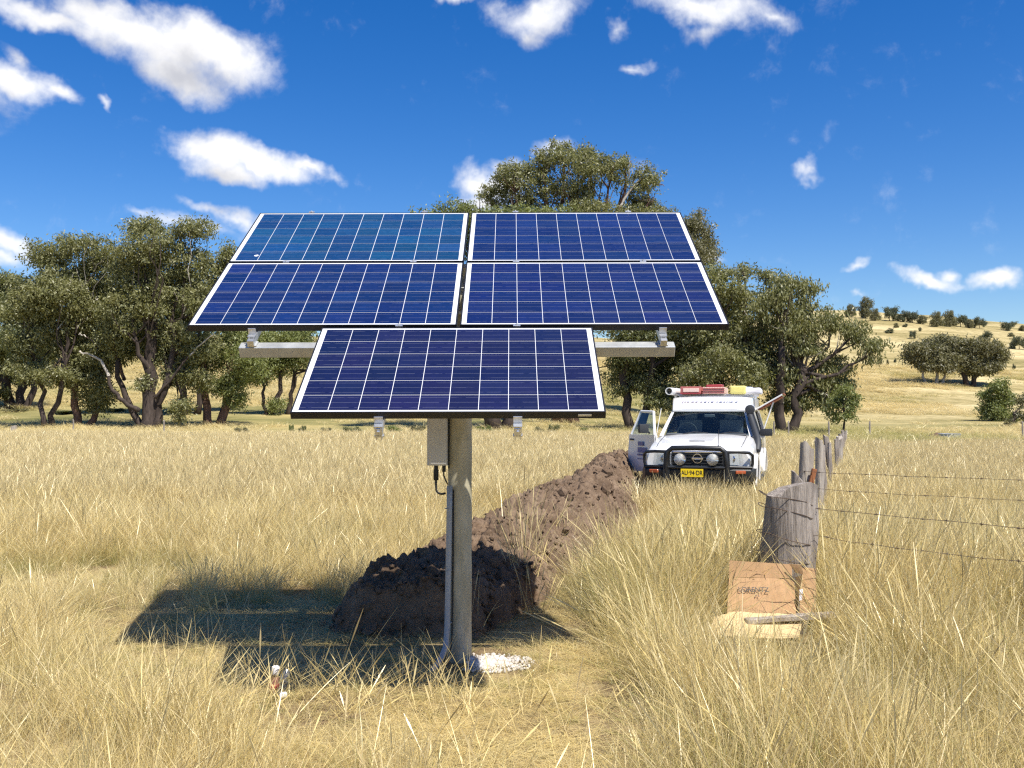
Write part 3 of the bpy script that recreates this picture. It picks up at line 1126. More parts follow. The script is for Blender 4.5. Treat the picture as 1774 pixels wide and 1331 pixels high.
def build_trees():
    G1 = 'gum trees along the creek'
    # ---- left group
    tree_px('gum_tree', 'dark multi-stemmed gum at the left edge, set back on the rise', 'tree', (30, 704), 105,
            [(18, 5, 590, .55, .3), (32, 40, 580, .5, .25), (46, 70, 600, .4, .2)],
            [(10, 520, 62, 42), (60, 550, 55, 45), (-40, 560, 60, 60), (20, 600, 70, 40), (75, 610, 45, 36), (-20, 640, 50, 30), (40, 645, 40, 22), (-10, 480, 50, 30), (70, 500, 40, 40), (0, 680, 40, 14)],
            M_LEAF_DARK, M_BARK_DARK, 1, group=G1, dens=4.5, spread=.7, per=36, lsize=.42)
    tree_px('gum_tree', 'slim twin-stemmed gum in front of the dark multi-stemmed one at left', 'tree', (86, 748), 80,
            [(80, 60, 560, .22, .12), (92, 120, 540, .24, .12)],
            [(90, 455, 46, 32), (150, 430, 55, 28), (60, 505, 45, 38), (125, 500, 60, 42), (85, 570, 60, 38), (40, 600, 40, 32), (120, 610, 45, 30), (95, 650, 50, 24), (60, 640, 40, 24), (110, 470, 40, 30), (45, 545, 40, 36)],
            M_LEAF_OLIVE, M_BARK_DARK, 2, group=G1, pale=.35)
    tree_px('gum_tree', 'gum with a leafy low skirt right of the twin-stemmed one', 'tree', (140, 749), 82,
            [(135, 130, 560, .35, .2), (148, 190, 540, .28, .15)],
            [(175, 455, 50, 38), (200, 510, 55, 42), (150, 550, 62, 36), (165, 610, 66, 38), (215, 590, 45, 40), (150, 690, 34, 28), (185, 670, 34, 26), (120, 655, 36, 26), (150, 500, 50, 34), (150, 640, 40, 22)],
            M_LEAF_OLIVE, M_BARK_RED, 3, group=G1, pale=.3,
            limbs_px=[([(222, 660), (205, 600), (190, 540), (150, 495), (125, 475)], .16, .05), ([(190, 545), (175, 520), (168, 490)], .1, .03)])
    tree_px('gum_tree', 'large domed gum with a thick trunk and one limb swept left', 'tree', (258, 749), 80,
            [(258, 268, 560, .62, .35), (268, 300, 560, .35, .2), (252, 200, 620, .3, .18)],
            [(265, 425, 58, 40), (315, 440, 62, 46), (230, 470, 48, 42), (370, 470, 50, 40), (290, 500, 75, 46), (355, 525, 52, 40), (240, 545, 52, 40), (310, 580, 62, 40), (200, 580, 38, 36),
             (265, 610, 40, 30), (345, 600, 40, 30), (395, 440, 25, 26), (300, 640, 36, 26), (330, 655, 34, 26), (310, 700, 24, 26), (270, 395, 40, 16), (335, 400, 40, 20), (255, 660, 18, 20)],
            M_LEAF_OLIVE, M_BARK_DARK, 4, group=G1, pale=.3,
            limbs_px=[([(247, 710), (215, 697), (196, 660), (180, 620), (146, 610)], .22, .06), ([(275, 690), (315, 645), (345, 605), (375, 580)], .13, .04),
                      ([(180, 605), (160, 585), (143, 580)], .08, .03)])
    tree_px('gum_tree', 'gum with two ragged red-brown trunks left of the lowest panel', 'tree', (372, 746), 84,
            [(364, 350, 600, .38, .2), (382, 400, 590, .42, .22)],
            [(400, 590, 60, 36), (350, 620, 44, 36), (430, 630, 46, 34), (380, 665, 48, 26), (440, 585, 46, 30), (410, 690, 26, 20)],
            M_LEAF_GREEN, M_BARK_RED, 5, group=G1, pale=.5)
    tree_px('gum_tree', 'thin many-stemmed gum seen beside the edge of the lowest panel', 'tree', (468, 735), 98,
            [(462, 455, 640, .2, .1), (470, 490, 630, .3, .15), (498, 510, 640, .28, .14)],
            [(470, 620, 46, 30), (520, 605, 44, 34), (440, 640, 34, 30), (500, 590, 44, 26), (560, 600, 50, 50), (600, 640, 50, 50), (480, 700, 20, 20)],
            M_LEAF_GREEN, M_BARK_DARK, 6, group=G1, pale=.4)
    tree_px('gum_tree', 'dark-leaved gum standing behind the large domed one', 'tree', (330, 735), 98,
            [(322, 320, 560, .35, .2), (340, 360, 560, .3, .2)],
            [(330, 520, 66, 44), (400, 540, 46, 50), (260, 560, 60, 50), (320, 600, 60, 36), (180, 560, 55, 50)],
            M_LEAF_DARK, M_BARK_DARK, 7, group=G1, lsize=.42, spread=.7)
    # ---- centre, rising above the panels
    tree_px('gum_tree', 'very tall open-crowned gum rising above the upper panels', 'tree', (982, 752), 88,
            [(970, 930, 480, .55, .3), (988, 1020, 460, .7, .35)],
            [(1025, 258, 26, 24), (980, 262, 22, 20), (1005, 286, 66, 32), (950, 275, 30, 20), (890, 305, 50, 34), (940, 315, 58, 40), (1000, 345, 66, 36), (1060, 302, 52, 38), (1118, 318, 42, 30), (1110, 350, 40, 26),
             (885, 350, 44, 40), (930, 385, 60, 36), (1040, 390, 80, 40), (1110, 400, 60, 40), (860, 410, 70, 50), (1000, 440, 90, 46), (1085, 285, 18, 16), (850, 340, 20, 20), (1085, 455, 70, 50)],
            M_LEAF_OLIVE, M_BARK_RED, 8, group=G1, dens=4.0, spread=.45, per=30, pale=.45,
            limbs_px=[([(1030, 440), (1062, 395), (1072, 365), (1085, 340), (1110, 310)], .22, .06), ([(1015, 440), (1022, 380), (1020, 330), (1018, 285)], .2, .05),
                      ([(960, 440), (950, 390), (930, 350)], .15, .05)])
    tree_px('gum_tree', 'bushy bright green gum whose top shows above the panel gap', 'tree', (866, 750), 78,
            [(860, 830, 520, .6, .35), (874, 900, 520, .5, .3)],
            [(775, 368, 36, 22), (815, 360, 34, 22), (745, 385, 26, 22), (850, 385, 40, 28), (920, 375, 50, 22), (980, 372, 30, 16), (790, 410, 60, 40), (880, 430, 70, 50), (960, 430, 60, 50), (820, 480, 70, 60), (720, 430, 40, 50), (900, 520, 80, 50)],
            M_LEAF_GREEN, M_BARK_DARK, 9, group=G1, dens=5.0)
    tree_px('gum_tree', 'pale wispy gum peeking out behind the top right panel corner', 'tree', (1190, 742), 100,
            [(1185, 1180, 500, .4, .25), (1200, 1200, 470, .35, .2)],
            [(1200, 385, 34, 28), (1225, 405, 18, 28), (1180, 430, 46, 40), (1215, 430, 22, 20), (1190, 480, 50, 50), (1150, 372, 22, 12)],
            M_LEAF_GREY, M_BARK_PALE, 10, group=G1, dens=5.0, spread=.6, lsize=.38)
    # ---- right group behind the vehicle
    tree_px('gum_tree', 'dark dense gum below the beam, left of the vehicle', 'tree', (1100, 750), 78,
            [(1092, 1080, 600, .4, .25), (1112, 1130, 590, .35, .2)],
            [(1090, 560, 66, 44), (1150, 570, 60, 48), (1070, 620, 54, 42), (1130, 640, 66, 46), (1190, 620, 56, 56), (1095, 668, 40, 22), (1170, 690, 50, 34), (1210, 560, 50, 50)],
            M_LEAF_DARK, M_BARK_DARK, 11, group=G1, dens=5.2)
    tree_px('gum_tree', 'broad gum behind the vehicle with a tuft of sparse top branches', 'tree', (1262, 752), 74,
            [(1255, 1240, 570, .5, .3), (1272, 1300, 560, .45, .28)],
            [(1250, 475, 36, 16), (1285, 470, 22, 14), (1330, 478, 22, 13), (1240, 510, 50, 32), (1290, 520, 58, 42), (1255, 570, 70, 46), (1310, 590, 60, 46), (1230, 630, 60, 44), (1290, 650, 70, 44), (1340, 640, 44, 40), (1265, 700, 80, 30), (1200, 690, 40, 30)],
            M_LEAF_OLIVE, M_BARK_DARK, 12, group=G1, pale=.2)
    tree_px('gum_tree', 'gum with drooping boughs reaching toward the hillside', 'tree', (1360, 754), 72,
            [(1352, 1350, 600, .42, .25), (1368, 1390, 570, .4, .22)],
            [(1375, 495, 46, 22), (1350, 520, 50, 34), (1400, 520, 22, 32), (1370, 560, 60, 34), (1440, 560, 36, 28), (1400, 600, 46, 30), (1475, 575, 36, 22), (1500, 605, 30, 20), (1455, 625, 40, 18),
             (1360, 640, 50, 34), (1420, 665, 50, 28), (1465, 665, 26, 22), (1380, 700, 60, 26), (1440, 690, 24, 16)],
            M_LEAF_OLIVE, M_BARK_DARK, 13, group=G1, dens=4.6, spread=.5, pale=.25, droop=.7)
    tree_px('sapling', 'small green sapling at the end of the fence line', 'tree', (1462, 757), 66,
            [(1462, 1463, 690, .09, .04)],
            [(1462, 692, 26, 20), (1455, 715, 24, 18), (1472, 708, 20, 22), (1462, 675, 16, 12), (1478, 690, 12, 12), (1448, 700, 12, 12)],
            M_LEAF_GREEN, M_BARK_DARK, 14, dens=9, spread=.28, lsize=.24, per=26)
    # ---- right-hand hillside trees
    tree_px('hill_tree', 'grey spreading tree with pale leaning stem on the hillside', 'tree', (1622, 668), 200,
            [(1622, 1626, 625, .35, .25), (1604, 1596, 630, .3, .2), (1628, 1640, 625, .3, .2)],
            [(1600, 608, 32, 22), (1628, 602, 32, 20), (1588, 612, 20, 14), (1640, 622, 30, 22), (1612, 628, 30, 14)],
            M_LEAF_GREY, M_BARK_PALE, 15, dens=3.0, spread=1.0, per=50, lsize=.75)
    tree_px('hill_tree', 'dark-trunked spreading tree right of the grey one on the hillside', 'tree', (1678, 670), 200,
            [(1674, 1668, 628, .6, .4), (1684, 1692, 630, .55, .35)],
            [(1680, 605, 36, 20), (1660, 618, 30, 22), (1705, 612, 34, 20), (1695, 630, 34, 18), (1732, 612, 18, 14)],
            M_LEAF_GREY, M_BARK_DARK, 16, dens=3.0, spread=1.0, per=50, lsize=.75)
    tree_px('hill_tree', 'leafy tree at the right edge above the grazed slope', 'tree', (1727, 741), 130,
            [(1724, 1722, 700, .25, .15), (1732, 1735, 700, .25, .15)],
            [(1728, 668, 22, 16), (1715, 680, 18, 16), (1742, 690, 18, 18), (1724, 705, 26, 16), (1706, 712, 12, 14), (1735, 722, 18, 12)],
            M_LEAF_GREEN, M_BARK_DARK, 17, dens=4.5, spread=.6, per=36, lsize=.46)
    tree_px('hill_tree', 'scraggly small tree cut by the right edge of the picture', 'tree', (1750, 757), 112,
            [(1750, 1757, 715, .22, .1)],
            [(1752, 735, 10, 12), (1768, 715, 12, 16), (1772, 695, 8, 14), (1742, 742, 10, 8)],
            M_LEAF_GREY, M_BARK_DARK, 18, dens=5, spread=.45, per=24, lsize=.4)
    # ---- ridge and hillside scatter: three shared shapes, copied
    protos = []
    for k, (lf, sd) in enumerate(((M_LEAF_BLUE, 31), (M_LEAF_BLUE, 32), (M_LEAF_GREY, 33))):
        rng = np.random.default_rng(sd)
        bl = [(rng.uniform(-.55, .55), rng.uniform(-.5, .5), rng.uniform(.22, .74), rng.uniform(.26, .46), .38, rng.uniform(.20, .30)) for _ in range(9)]
        pts, hubs = crown_points(bl, rng, 150, .06, 26)
        cm = leaf_mesh('crown', pts, rng, .07, lf, .35, .5)
        mb = MB()
        mb.tube([(0, 0, -.1), (.02, 0, .3), (0, .02, .6)], [.04, .03, .02], 6)
        for b_ in bl[:4]:
            mb.tube([(0.02, 0, .3), (b_[0] * .6, b_[1] * .6, b_[2] * .85), b_[:3]], [.03, .02, .01], 5)
        protos.append((cm, mb.mesh('trunk', M_BARK_DARK, True)))
    order = ['leftmost', 'second', 'third', 'fourth', 'fifth', 'sixth', 'seventh', 'eighth', 'ninth', 'tenth', 'eleventh', 'twelfth', 'thirteenth', 'fourteenth']
    ridge = [(1474, 550, 24, 26), (1500, 552, 36, 42), (1517, 556, 28, 24), (1541, 556, 32, 32), (1560, 558, 22, 22), (1581, 560, 28, 26), (1598, 562, 22, 18), (1624, 567, 34, 30), (1646, 567, 36, 32), (1664, 567, 28, 26), (1680, 569, 20, 18), (1697, 570, 24, 26), (1748, 573, 30, 20), (1772, 574, 18, 12)]
    rr = random.Random(3)

    def scatter(name, px, py, wpx, hpx, label, cat, group, dmin, dmax):
        # stand it where the ray through its foot meets the hillside
        best = None
        for Y in np.arange(dmin, dmax, 2.0):
            p = at(px, py, Y)
            if tz(p.x, Y) >= p.z:
                best = Y
                break
        Y = best or dmax
        p = at(px, py, Y)
        z = tz(p.x, Y)
        k = Y / 1700.0
        root = empty(name, (p.x, Y, z - 0.1), (0, 0, rr.uniform(0, 6)))
        tag(root, label, cat, group)
        cm, tm = protos[rr.randrange(3)]
        for nm, me in (('crown', cm), ('trunk', tm)):
            o = obj(nm, me, root)
            o.scale = (wpx * k * .56, wpx * k * .56, hpx * k * 1.02)
        return root

    for i, (px, py, w, h) in enumerate(ridge):
        scatter('ridge_tree', px, py, w, h, order[i] + ' tree from the left along the right-hand ridge skyline', 'tree', 'trees along the ridge', 300, 452)
    bushes = [(1580, 588, 15, 19, 'small upright bush high on the slope left of the spreading grey tree'), (1538, 578, 20, 10, 'low brown bush below the ridge, left of the upright bush'),
              (1553, 568, 13, 10, 'round bush just under the third ridge tree'), (1567, 568, 11, 8, 'tiny bush right of the round one under the ridge'),
              (1706, 587, 26, 15, 'wide green bush high on the slope above the dark-trunked tree'), (1752, 584, 14, 9, 'little brownish bush near the right end of the slope'),
              (1766, 606, 30, 30, 'dark bush with a short stem at the right edge of the slope'), (1754, 606, 10, 9, 'tiny round bush left of the dark edge bush'),
              (1508, 634, 12, 18, 'bush at the tip of the drooping bough on the slope'), (1524, 634, 12, 16, 'second bush right of the drooping bough tip'),
              (1538, 634, 6, 11, 'narrow shrub third in the row below the bough'), (1550, 630, 6, 9, 'tiny shrub at the end of the row below the bough'),
              (1757, 641, 7, 12, 'narrow shrub low on the right edge of the slope'), (1730, 640, 14, 9, 'reddish low bush right of the dark-trunked tree'), (1594, 574, 10, 8, 'speck of a bush under the ridge, right of the upright bush')]
    for (px, py, w, h, lb) in bushes:
        scatter('hill_bush', px, py, w, h, lb, 'bush', 'bushes on the hillside', 140, 452)
    # ---- weeds and shrubs along the paddock edge
    sh = [(842, 752, 30, 16, 'low weedy shrub just right of the pole at the paddock edge'), (932, 752, 24, 14, 'low shrub between the two trunks under the lowest panel'), (958, 752, 22, 18, 'taller shrub left of the twin trunk under the panel'),
          (1010, 750, 24, 10, 'low shrub right of the twin trunk under the panel'), (565, 750, 30, 10, 'low dark shrub at the paddock edge under the panel corner'), (612, 749, 34, 12, 'wide dark shrub under the lowest panel, left of the bracket'),
          (680, 749, 40, 13, 'dark shrub between the bracket and the grey control box'), (722, 749, 28, 14, 'dark shrub touching the control box in view'), (525, 748, 16, 12, 'grey-green shrub by the thin many-stemmed gum'),
          (505, 746, 12, 12, 'small grey-green weed left of the panel corner'), (420, 747, 26, 8, 'low shrub at the foot of the red-brown trunks'), (110, 740, 70, 26, 'spreading olive shrub under the twin-stemmed gum'),
          (310, 742, 50, 20, 'olive shrub right of the thick domed gum trunk'), (30, 738, 50, 22, 'olive shrub at the left edge under the gums'), (200, 738, 40, 18, 'olive shrub between the leafy gum and the domed gum')]
    rng = np.random.default_rng(77)
    bl = [(rng.uniform(-.7, .7), rng.uniform(-.5, .5), rng.uniform(.3, .75), .35, .35, .28) for _ in range(8)]
    pts, hubs = crown_points(bl, rng, 120, .10, 26)
    sm = [leaf_mesh('leaves', pts, rng, .13, m_, .1, .4) for m_ in (M_LEAF_GREEN, M_LEAF_GREY, M_LEAF_DARK)]
    mb = MB()
    for b_ in bl:
        mb.tube([(b_[0] * .2, b_[1] * .2, -.1), (b_[0] * .6, b_[1] * .6, b_[2] * .6), b_[:3]], [.035, .025, .01], 5)
    stem = mb.mesh('stems', M_BARK_DARK, True)
    for i, (px, py, w, h, lb) in enumerate(sh):
        Y = 66 + (i % 5) * 1.5 if i < 11 else 88 + i
        p = at(px, py, Y)
        z = tz(p.x, Y)
        k = Y / 1700.0
        top = p.z + h * k
        root = empty('shrub', (p.x, Y, z), (0, 0, i * 1.3))
        tag(root, lb, 'shrub', 'shrubs along the paddock edge')
        H = max(.35, top - z)
        for nm, me in (('leaves', sm[i % 3]), ('stems', stem)):
            o = obj(nm, me, root)
            o.scale = (w * k * .5, w * k * .5, H)


build_trees()

# ------------------------------------------------------------------ solar array
A0 = Vector((-0.330, 7.717, 3.2245))                 # middle of the top edge
AU = Vector((1.0, -0.0005, 0.0020)).normalized()
AV = Vector((0.0017, -0.8543, -0.5198)).normalized()  # down the slope
AN = AU.cross(AV) * -1
if AN.z < 0:
    AN = -AN
AV = (AV - AU * AV.dot(AU)).normalized()
AN = AV.cross(AU)
if AN.z < 0:
    AN = -AN
PW, PH = 1.65, 0.992
# frame of the array: local x = across, y = up the slope, z = out of the glass
A_MAT = Matrix((AU, -AV, AN)).transposed()
A_EUL = A_MAT.to_euler()


def apt(u, v, w=0.0):
    return A0 + AU * u + AV * v + AN * w


def build_panels():
    # shared meshes, local origin = centre of module on the glass plane
    t = 0.040
    fb = MB()
    lip = 0.008
    # frame: four rails butted end to end
    fb.box((0, PH / 2 - lip / 2, -t / 2 + .002), (PW, lip, t))
    fb.box((0, -PH / 2 + lip / 2, -t / 2 + .002), (PW, lip, t))
    fb.box((-PW / 2 + lip / 2, 0, -t / 2 + .002), (lip, PH - 2 * lip, t))
    fb.box((PW / 2 - lip / 2, 0, -t / 2 + .002), (lip, PH - 2 * lip, t))
    # back flange
    fb.box((0, PH / 2 - .02, -t + .003), (PW - .02, .024, .002))
    fb.box((0, -PH / 2 + .02, -t + .003), (PW - .02, .024, .002))
    frame = fb.mesh('frame', M_BLACKFRAME)
    bs = MB().box((0, 0, -.003), (PW - 2 * lip, PH - 2 * lip, .005)).mesh('backsheet', M_BACKSHEET)
    pu, pv, gap, vgap = 0.1578, 0.1578, 0.0033, 0.0050
    cell = MB().box((0, 0, 0), (pu - gap, pv - vgap, .0012)).mesh('solar_cell', M_CELL)
    jb = MB().box((0, PH / 2 - .12, -.02), (.13, .11, .025), bevel=.004).mesh('junction_box', M_TRIM)
    specs = [(-PW / 2 - .011, PH / 2, (0.008, 0.048, 0.125), 'upper left panel of the array, brighter teal blue cells'),
             (PW / 2 + .011, PH / 2, (0.006, 0.016, 0.082), 'upper right panel of the array, reaching the far corner against the gums'),
             (-PW / 2 - .011, PH * 1.5 + .02, (0.006, 0.017, 0.082), 'left panel of the middle row, directly under the teal one'),
             (PW / 2 + .011, PH * 1.5 + .02, (0.0065, 0.012, 0.072), 'right panel of the middle row, its corner above the vehicle side'),
             (-0.831 + PW / 2, 2 * (PH + .02) + .017 + PH / 2, (0.0085, 0.0085, 0.042), 'single bottom panel of the array, nearest and purplest')]
    for i, (u, v, c, lb) in enumerate(specs):
        root = empty('solar_panel', apt(u, v), A_EUL)
        tag(root, lb, 'solar panel', 'solar panels on the pole mount')
        obj('frame', frame, root)
        obj('backsheet', bs, root)
        obj('junction_box', jb, root)
        rr = random.Random(i)
        for r in range(6):
            for q in range(10):
                o = obj('solar_cell', cell, root, loc=((q - 4.5) * pu, (2.5 - r) * pv, .0004))
                g = rr.uniform(.82, 1.18)
                o.color = (c[0] * .85 * g * rr.uniform(.75, 1.3), c[1] * g * rr.uniform(.85, 1.15), c[2] * g, 1)
        if i == 4:
            MB().box((PW / 2 - .11, -PH / 2 - .0025, -.018), (.07, .002, .012)).build('rating_label', M_ALU, root)
        if i == 0:
            # bird dropping on the glass
            mb = MB()
            mb.lathe([(.002, .004), (.012, .003), (.016, .001)], (-PW / 2 + .17, -PH / 2 + .11, .001), 'Z', 9)
            mb.rough(.004, 60, 3)
            mb.build('bird_dropping', M_BOTTLECAP, root)


build_panels()


def build_mount():
    root = empty('panel_mount', (-0.345, 6.515, 0.0))
    tag(root, 'weathered galvanised pole with beam and rails carrying the five panels', 'solar mount')
    inv = Matrix.Translation(root.location).inverted()
    R = Vector(root.location)

    def w2l(p):
        return Vector(p) - R

    # pole
    mb = MB()
    n = 26
    mb.tube([(0, 0, -.4 + (2.82) * i / (n - 1)) for i in range(n)], [.079 + .0015 * sin(i * 1.7) for i in range(n)], 28)
    mb.build('pole', M_POLE, root, smooth=True, autosmooth=60)
    # pole head and saddle
    mb = MB()
    mb.box((0, 0, 2.30), (.22, .22, .02), bevel=.003)
    mb.box((-.08, 0, 2.36), (.012, .16, .14))
    mb.box((.08, 0, 2.36), (.012, .16, .14))
    mb.build('pole_head', M_GALV, root)
    rot = A_MAT
    # visible lower beam (rectangular tube lying square to the slope), a second one up the slope, and a spine that joins them
    vb, wb = 2.085, -0.128
    u0, u1 = -1.335, 1.322
    beam = MB()
    c = w2l(apt((u0 + u1) / 2, vb, wb))
    beam.box(c, (u1 - u0, .070, .072), rot, bevel=.004)
    beam.build('beam', M_GALV, root)
    beam = MB()
    beam.box(w2l(apt((u0 + u1) / 2, .85, wb)), (u1 - u0, .070, .072), rot, bevel=.004)
    beam.build('beam', M_GALV, root)
    sp = MB()
    sp.box(w2l(apt(-.015, 1.45, wb - .11)), (.10, 1.6, .10), rot, bevel=.004)
    sp.build('spine', M_GALV, root)
    # rails under the modules: four, running down the slope
    rails = [(-1.345, -.02, 2.13), (-.467, -.02, 3.09), (.335, -.02, 3.09), (.845, -.02, 2.13)]
    rails = []
    for (utop, ubot, vend) in ((-1.255, -1.255, 2.13), (-.363, -.363, 3.125), (.358, .358, 3.125), (1.248, 1.248, 2.13)):
        rails.append(((utop + ubot) / 2, -.015, vend))
    for (u, va, vb_) in rails:
        r = MB()
        r.box(w2l(apt(u, (va + vb_) / 2, -.040 - .0225)), (.040, vb_ - va, .042), rot, bevel=.002)
        r.build('rail', M_ALU, root)
    # clamps between modules and at the ends
    def clamp(u, v, end=False):
        b = MB()
        b.box(w2l(apt(u, v, .0045)), (.044, .028 if not end else .024, .004), rot, bevel=.001)
        b.box(w2l(apt(u, v, -.018)), (.040, .012, .044), rot)
        b.lathe([(.006, 0), (.006, .007)], (0, 0, 0), 'Z', 8) if False else None
        o = b.build('clamp', M_ALU, root)
        hb = MB()
        hb.box(w2l(apt(u, v, .010)), (.012, .012, .008), rot, bevel=.002)
        hb.build('bolt', M_GALV, o)
    for (u, va, vb_) in rails:
        clamp(u, PH + .010)
        clamp(u, -.012, True)
        if vb_ > 2.5:
            clamp(u, 2 * PH + .029)
    # brackets: rail ends and the L-feet that tie rails to the beam
    for (u, va, vb_) in rails:
        b = MB()
        if vb_ > 2.5:
            v0 = 3.075
        else:
            v0 = 2.045
        # end clamp plate
        b.box(w2l(apt(u, v0 + .012, -.012)), (.046, .006, .036), rot)
        b.box(w2l(apt(u, v0 + .030, -.034)), (.046, .040, .006), rot)
        b.box(w2l(apt(u - .014, v0 + .034, -.075)), (.006, .030, .075), rot)
        b.box(w2l(apt(u + .014, v0 + .034, -.075)), (.006, .030, .075), rot)
        b.box(w2l(apt(u, v0 + .026, -.098)), (.050, .022, .014), rot, bevel=.003)
        b.box(w2l(apt(u, v0 + .052, -.060)), (.016, .014, .016), rot, bevel=.003)
        b.build('bracket', M_ALU, root)
        if vb_ < 2.5:
            f = MB()
            f.box(w2l(apt(u, 2.085, -.086)), (.060, .060, .012), rot, bevel=.003)
            f.build('foot', M_GALV, root)


build_mount()


def build_pole_fittings():
    # grey control box strapped to the left of the pole
    c = at(757.5, 760, 6.42)
    root = empty('control_box', (c.x, 6.50, 1.30))
    tag(root, 'grey upright control box on the left of the pole under the panel', 'control box')
    mb = MB()
    mb.box((0, 0, .25), (.132, .17, .50), bevel=.006, seg=2)
    mb.build('housing', M_BOX, root)
    MB().box((0, -.0885, .25), (.118, .006, .484), bevel=.002).build('lid', M_BOX, root)
    MB().box((.066 + .012, .02, .24), (.022, .10, .52), bevel=.002).build('mounting_rail', M_TRIM, root)
    mb = MB()
    mb.lathe([(.014, -.10), (.017, -.096), (.017, -.03), (.0135, -.028), (.0135, .0)], (-.012, -.02, 0), 'Z', 12)
    mb.build('cable_gland', M_BLACKRUB, root, smooth=True, autosmooth=40)
    mb = MB()
    mb.lathe([(.010, -.045), (.012, -.04), (.012, 0)], (.040, -.02, 0), 'Z', 12)
    mb.build('cable_gland', M_BLACKRUB, root, smooth=True, autosmooth=40)
    # looped supply cable
    tb = MB()
    pts = []
    for i in range(15):
        a = pi + pi * 1.0 * i / 14
        pts.append((.027 + .038 * cos(a), -.022 - .01 * i / 14, -.155 + .034 * sin(a)))
    pts = [(-.012, -.02, -.09), (-.012, -.02, -.13)] + pts[1:11]
    tb.tube(pts, .0072, 8)
    cb = tb.build('supply_cable', M_BLACKRUB, None, smooth=True, loc=root.location)
    tag(cb, 'black cable looping from the box underside to the conduit', 'cable')
    for k, (dx, r) in enumerate(((0, .0028), (.006, .0024))):
        w = MB()
        w.tube([(.038 + dx * .5, -.02, -.04), (.036 + dx, -.03, -.065), (.050 + dx, -.035, -.10), (.066 + dx * .4, -.03, -.128)], r, 6)
        o = w.build('signal_wire', M_BLACKRUB, None, smooth=True, loc=root.location)
        tag(o, ('thin black wire nearer the cable loop below the control box', 'thin black wire nearer the pole below the control box')[k], 'wire', 'thin wires under the control box')
    # conduit down the pole
    x0 = at(775.5, 1000, 6.42).x
    tb = MB()
    tb.tube([(x0 + .012, 6.43, 1.17), (x0 + .010, 6.43, 1.0), (x0 + .004, 6.43, .6), (x0 - .002, 6.42, .25), (x0 - .010, 6.40, .13), (x0 - .035, 6.36, .07), (x0 - .075, 6.28, .02), (x0 - .115, 6.20, -.03)],
            [.019] * 8, 12)
    o = tb.build('conduit', M_CONDUIT, None, smooth=True)
    tag(o, 'grey plastic conduit running down the left of the pole into soil', 'conduit')
    # saddles
    for z in (1.02, .62, .28):
        s = MB()
        s.tube([(x0 + .004 + .021 * cos(a) + .0, 6.43 + .021 * sin(a), z) for a in np.linspace(0, 2 * pi, 13)], .003, 5)
        s.build('saddle_clip', M_CONDUIT, o)
    # earth wire beside it
    tb = MB()
    tb.tube([(x0 + .034, 6.437, 1.14), (x0 + .034, 6.437, .7), (x0 + .028, 6.434, .2), (x0 + .02, 6.40, .08), (x0 - .02, 6.33, 0)], .005, 6)
    o = tb.build('earth_wire', M_BLACKRUB, None, smooth=True)
    tag(o, 'thin dark earth wire between the conduit and the pole', 'wire')
    # white concrete left at the foot
    root = empty('concrete_spill', (-.22, 6.42, 0))
    tag(root, 'crumbly white patch of spilt concrete at the foot of the pole', 'concrete spill')
    nx = 48
    xs = np.linspace(-.06, .32, nx)
    ys = np.linspace(-.20, .26, nx)
    X, Y = np.meshgrid(xs, ys)
    rad = np.sqrt(((X - .05) / .24) ** 2 + (Y / .19) ** 2)
    h = .05 * np.clip(1 - rad ** 2 + .7 * (fbm(X * 14, Y * 14, 91, 3) - .5), -1.0, 1) + .02 * (fbm(X * 50, Y * 50, 93, 2) - .5)
    Z = terr(X - .22, Y + 6.42) + h - .012
    V = np.stack([X, Y, Z], -1).reshape(-1, 3)
    idx = np.arange(nx * nx).reshape(nx, nx)
    F = np.stack([idx[:-1, :-1], idx[:-1, 1:], idx[1:, 1:], idx[1:, :-1]], -1).reshape(-1, 4)
    obj('slurry', mesh_np('slurry', V, F, M_CONCRETE), root)
    b = bmesh.new()
    bmesh.ops.create_icosphere(b, subdivisions=1, radius=1.0)
    base = np.array([v.co[:] for v in b.verts])
    bf = np.array([[v.index for v in f.verts] for f in b.faces])
    b.free()
    n = 620
    a = RNG.uniform(0, 2 * pi, n)
    rr = .33 * RNG.random(n) ** .7
    xx, yy = rr * np.cos(a) + .05, rr * np.sin(a) * .75
    ok_ = xx > -.08
    xx, yy, rr = xx[ok_], yy[ok_], rr[ok_]
    n = len(xx)
    zz = terr(xx - .22, yy + 6.42) + .03 * np.clip(1 - rr / .25, 0, 1) + .01
    r = RNG.uniform(.004, .014, n)
    V = base[None] * RNG.uniform(.6, 1.3, (n, len(base), 1)) * r[:, None, None] + np.stack([xx, yy, zz], -1)[:, None, :]
    F = bf[None] + (np.arange(n) * len(base))[:, None, None]
    o = obj('crumbs', mesh_np('crumbs', V.reshape(-1, 3), F.reshape(-1, 3), M_CONCRETE), root)
    o['kind'] = 'stuff'


build_pole_fittings()


# ------------------------------------------------------------------ lettering
def text_mesh(body, size, mat, extrude=0.0, bold=0.0):
    cu = bpy.data.curves.new('lettering', 'FONT')
    cu.body = body
    cu.size = size
    cu.align_x = 'CENTER'
    cu.align_y = 'CENTER'
    cu.extrude = extrude
    cu.offset = bold
    o = bpy.data.objects.new('tmp_text', cu)
    COL.objects.link(o)
    bpy.context.view_layer.update()
    dg = bpy.context.evaluated_depsgraph_get()
    me = bpy.data.meshes.new_from_object(o.evaluated_get(dg))
    bpy.data.objects.remove(o)
    me.materials.clear()
    me.materials.append(mat)
    me.name = 'lettering'
    return me


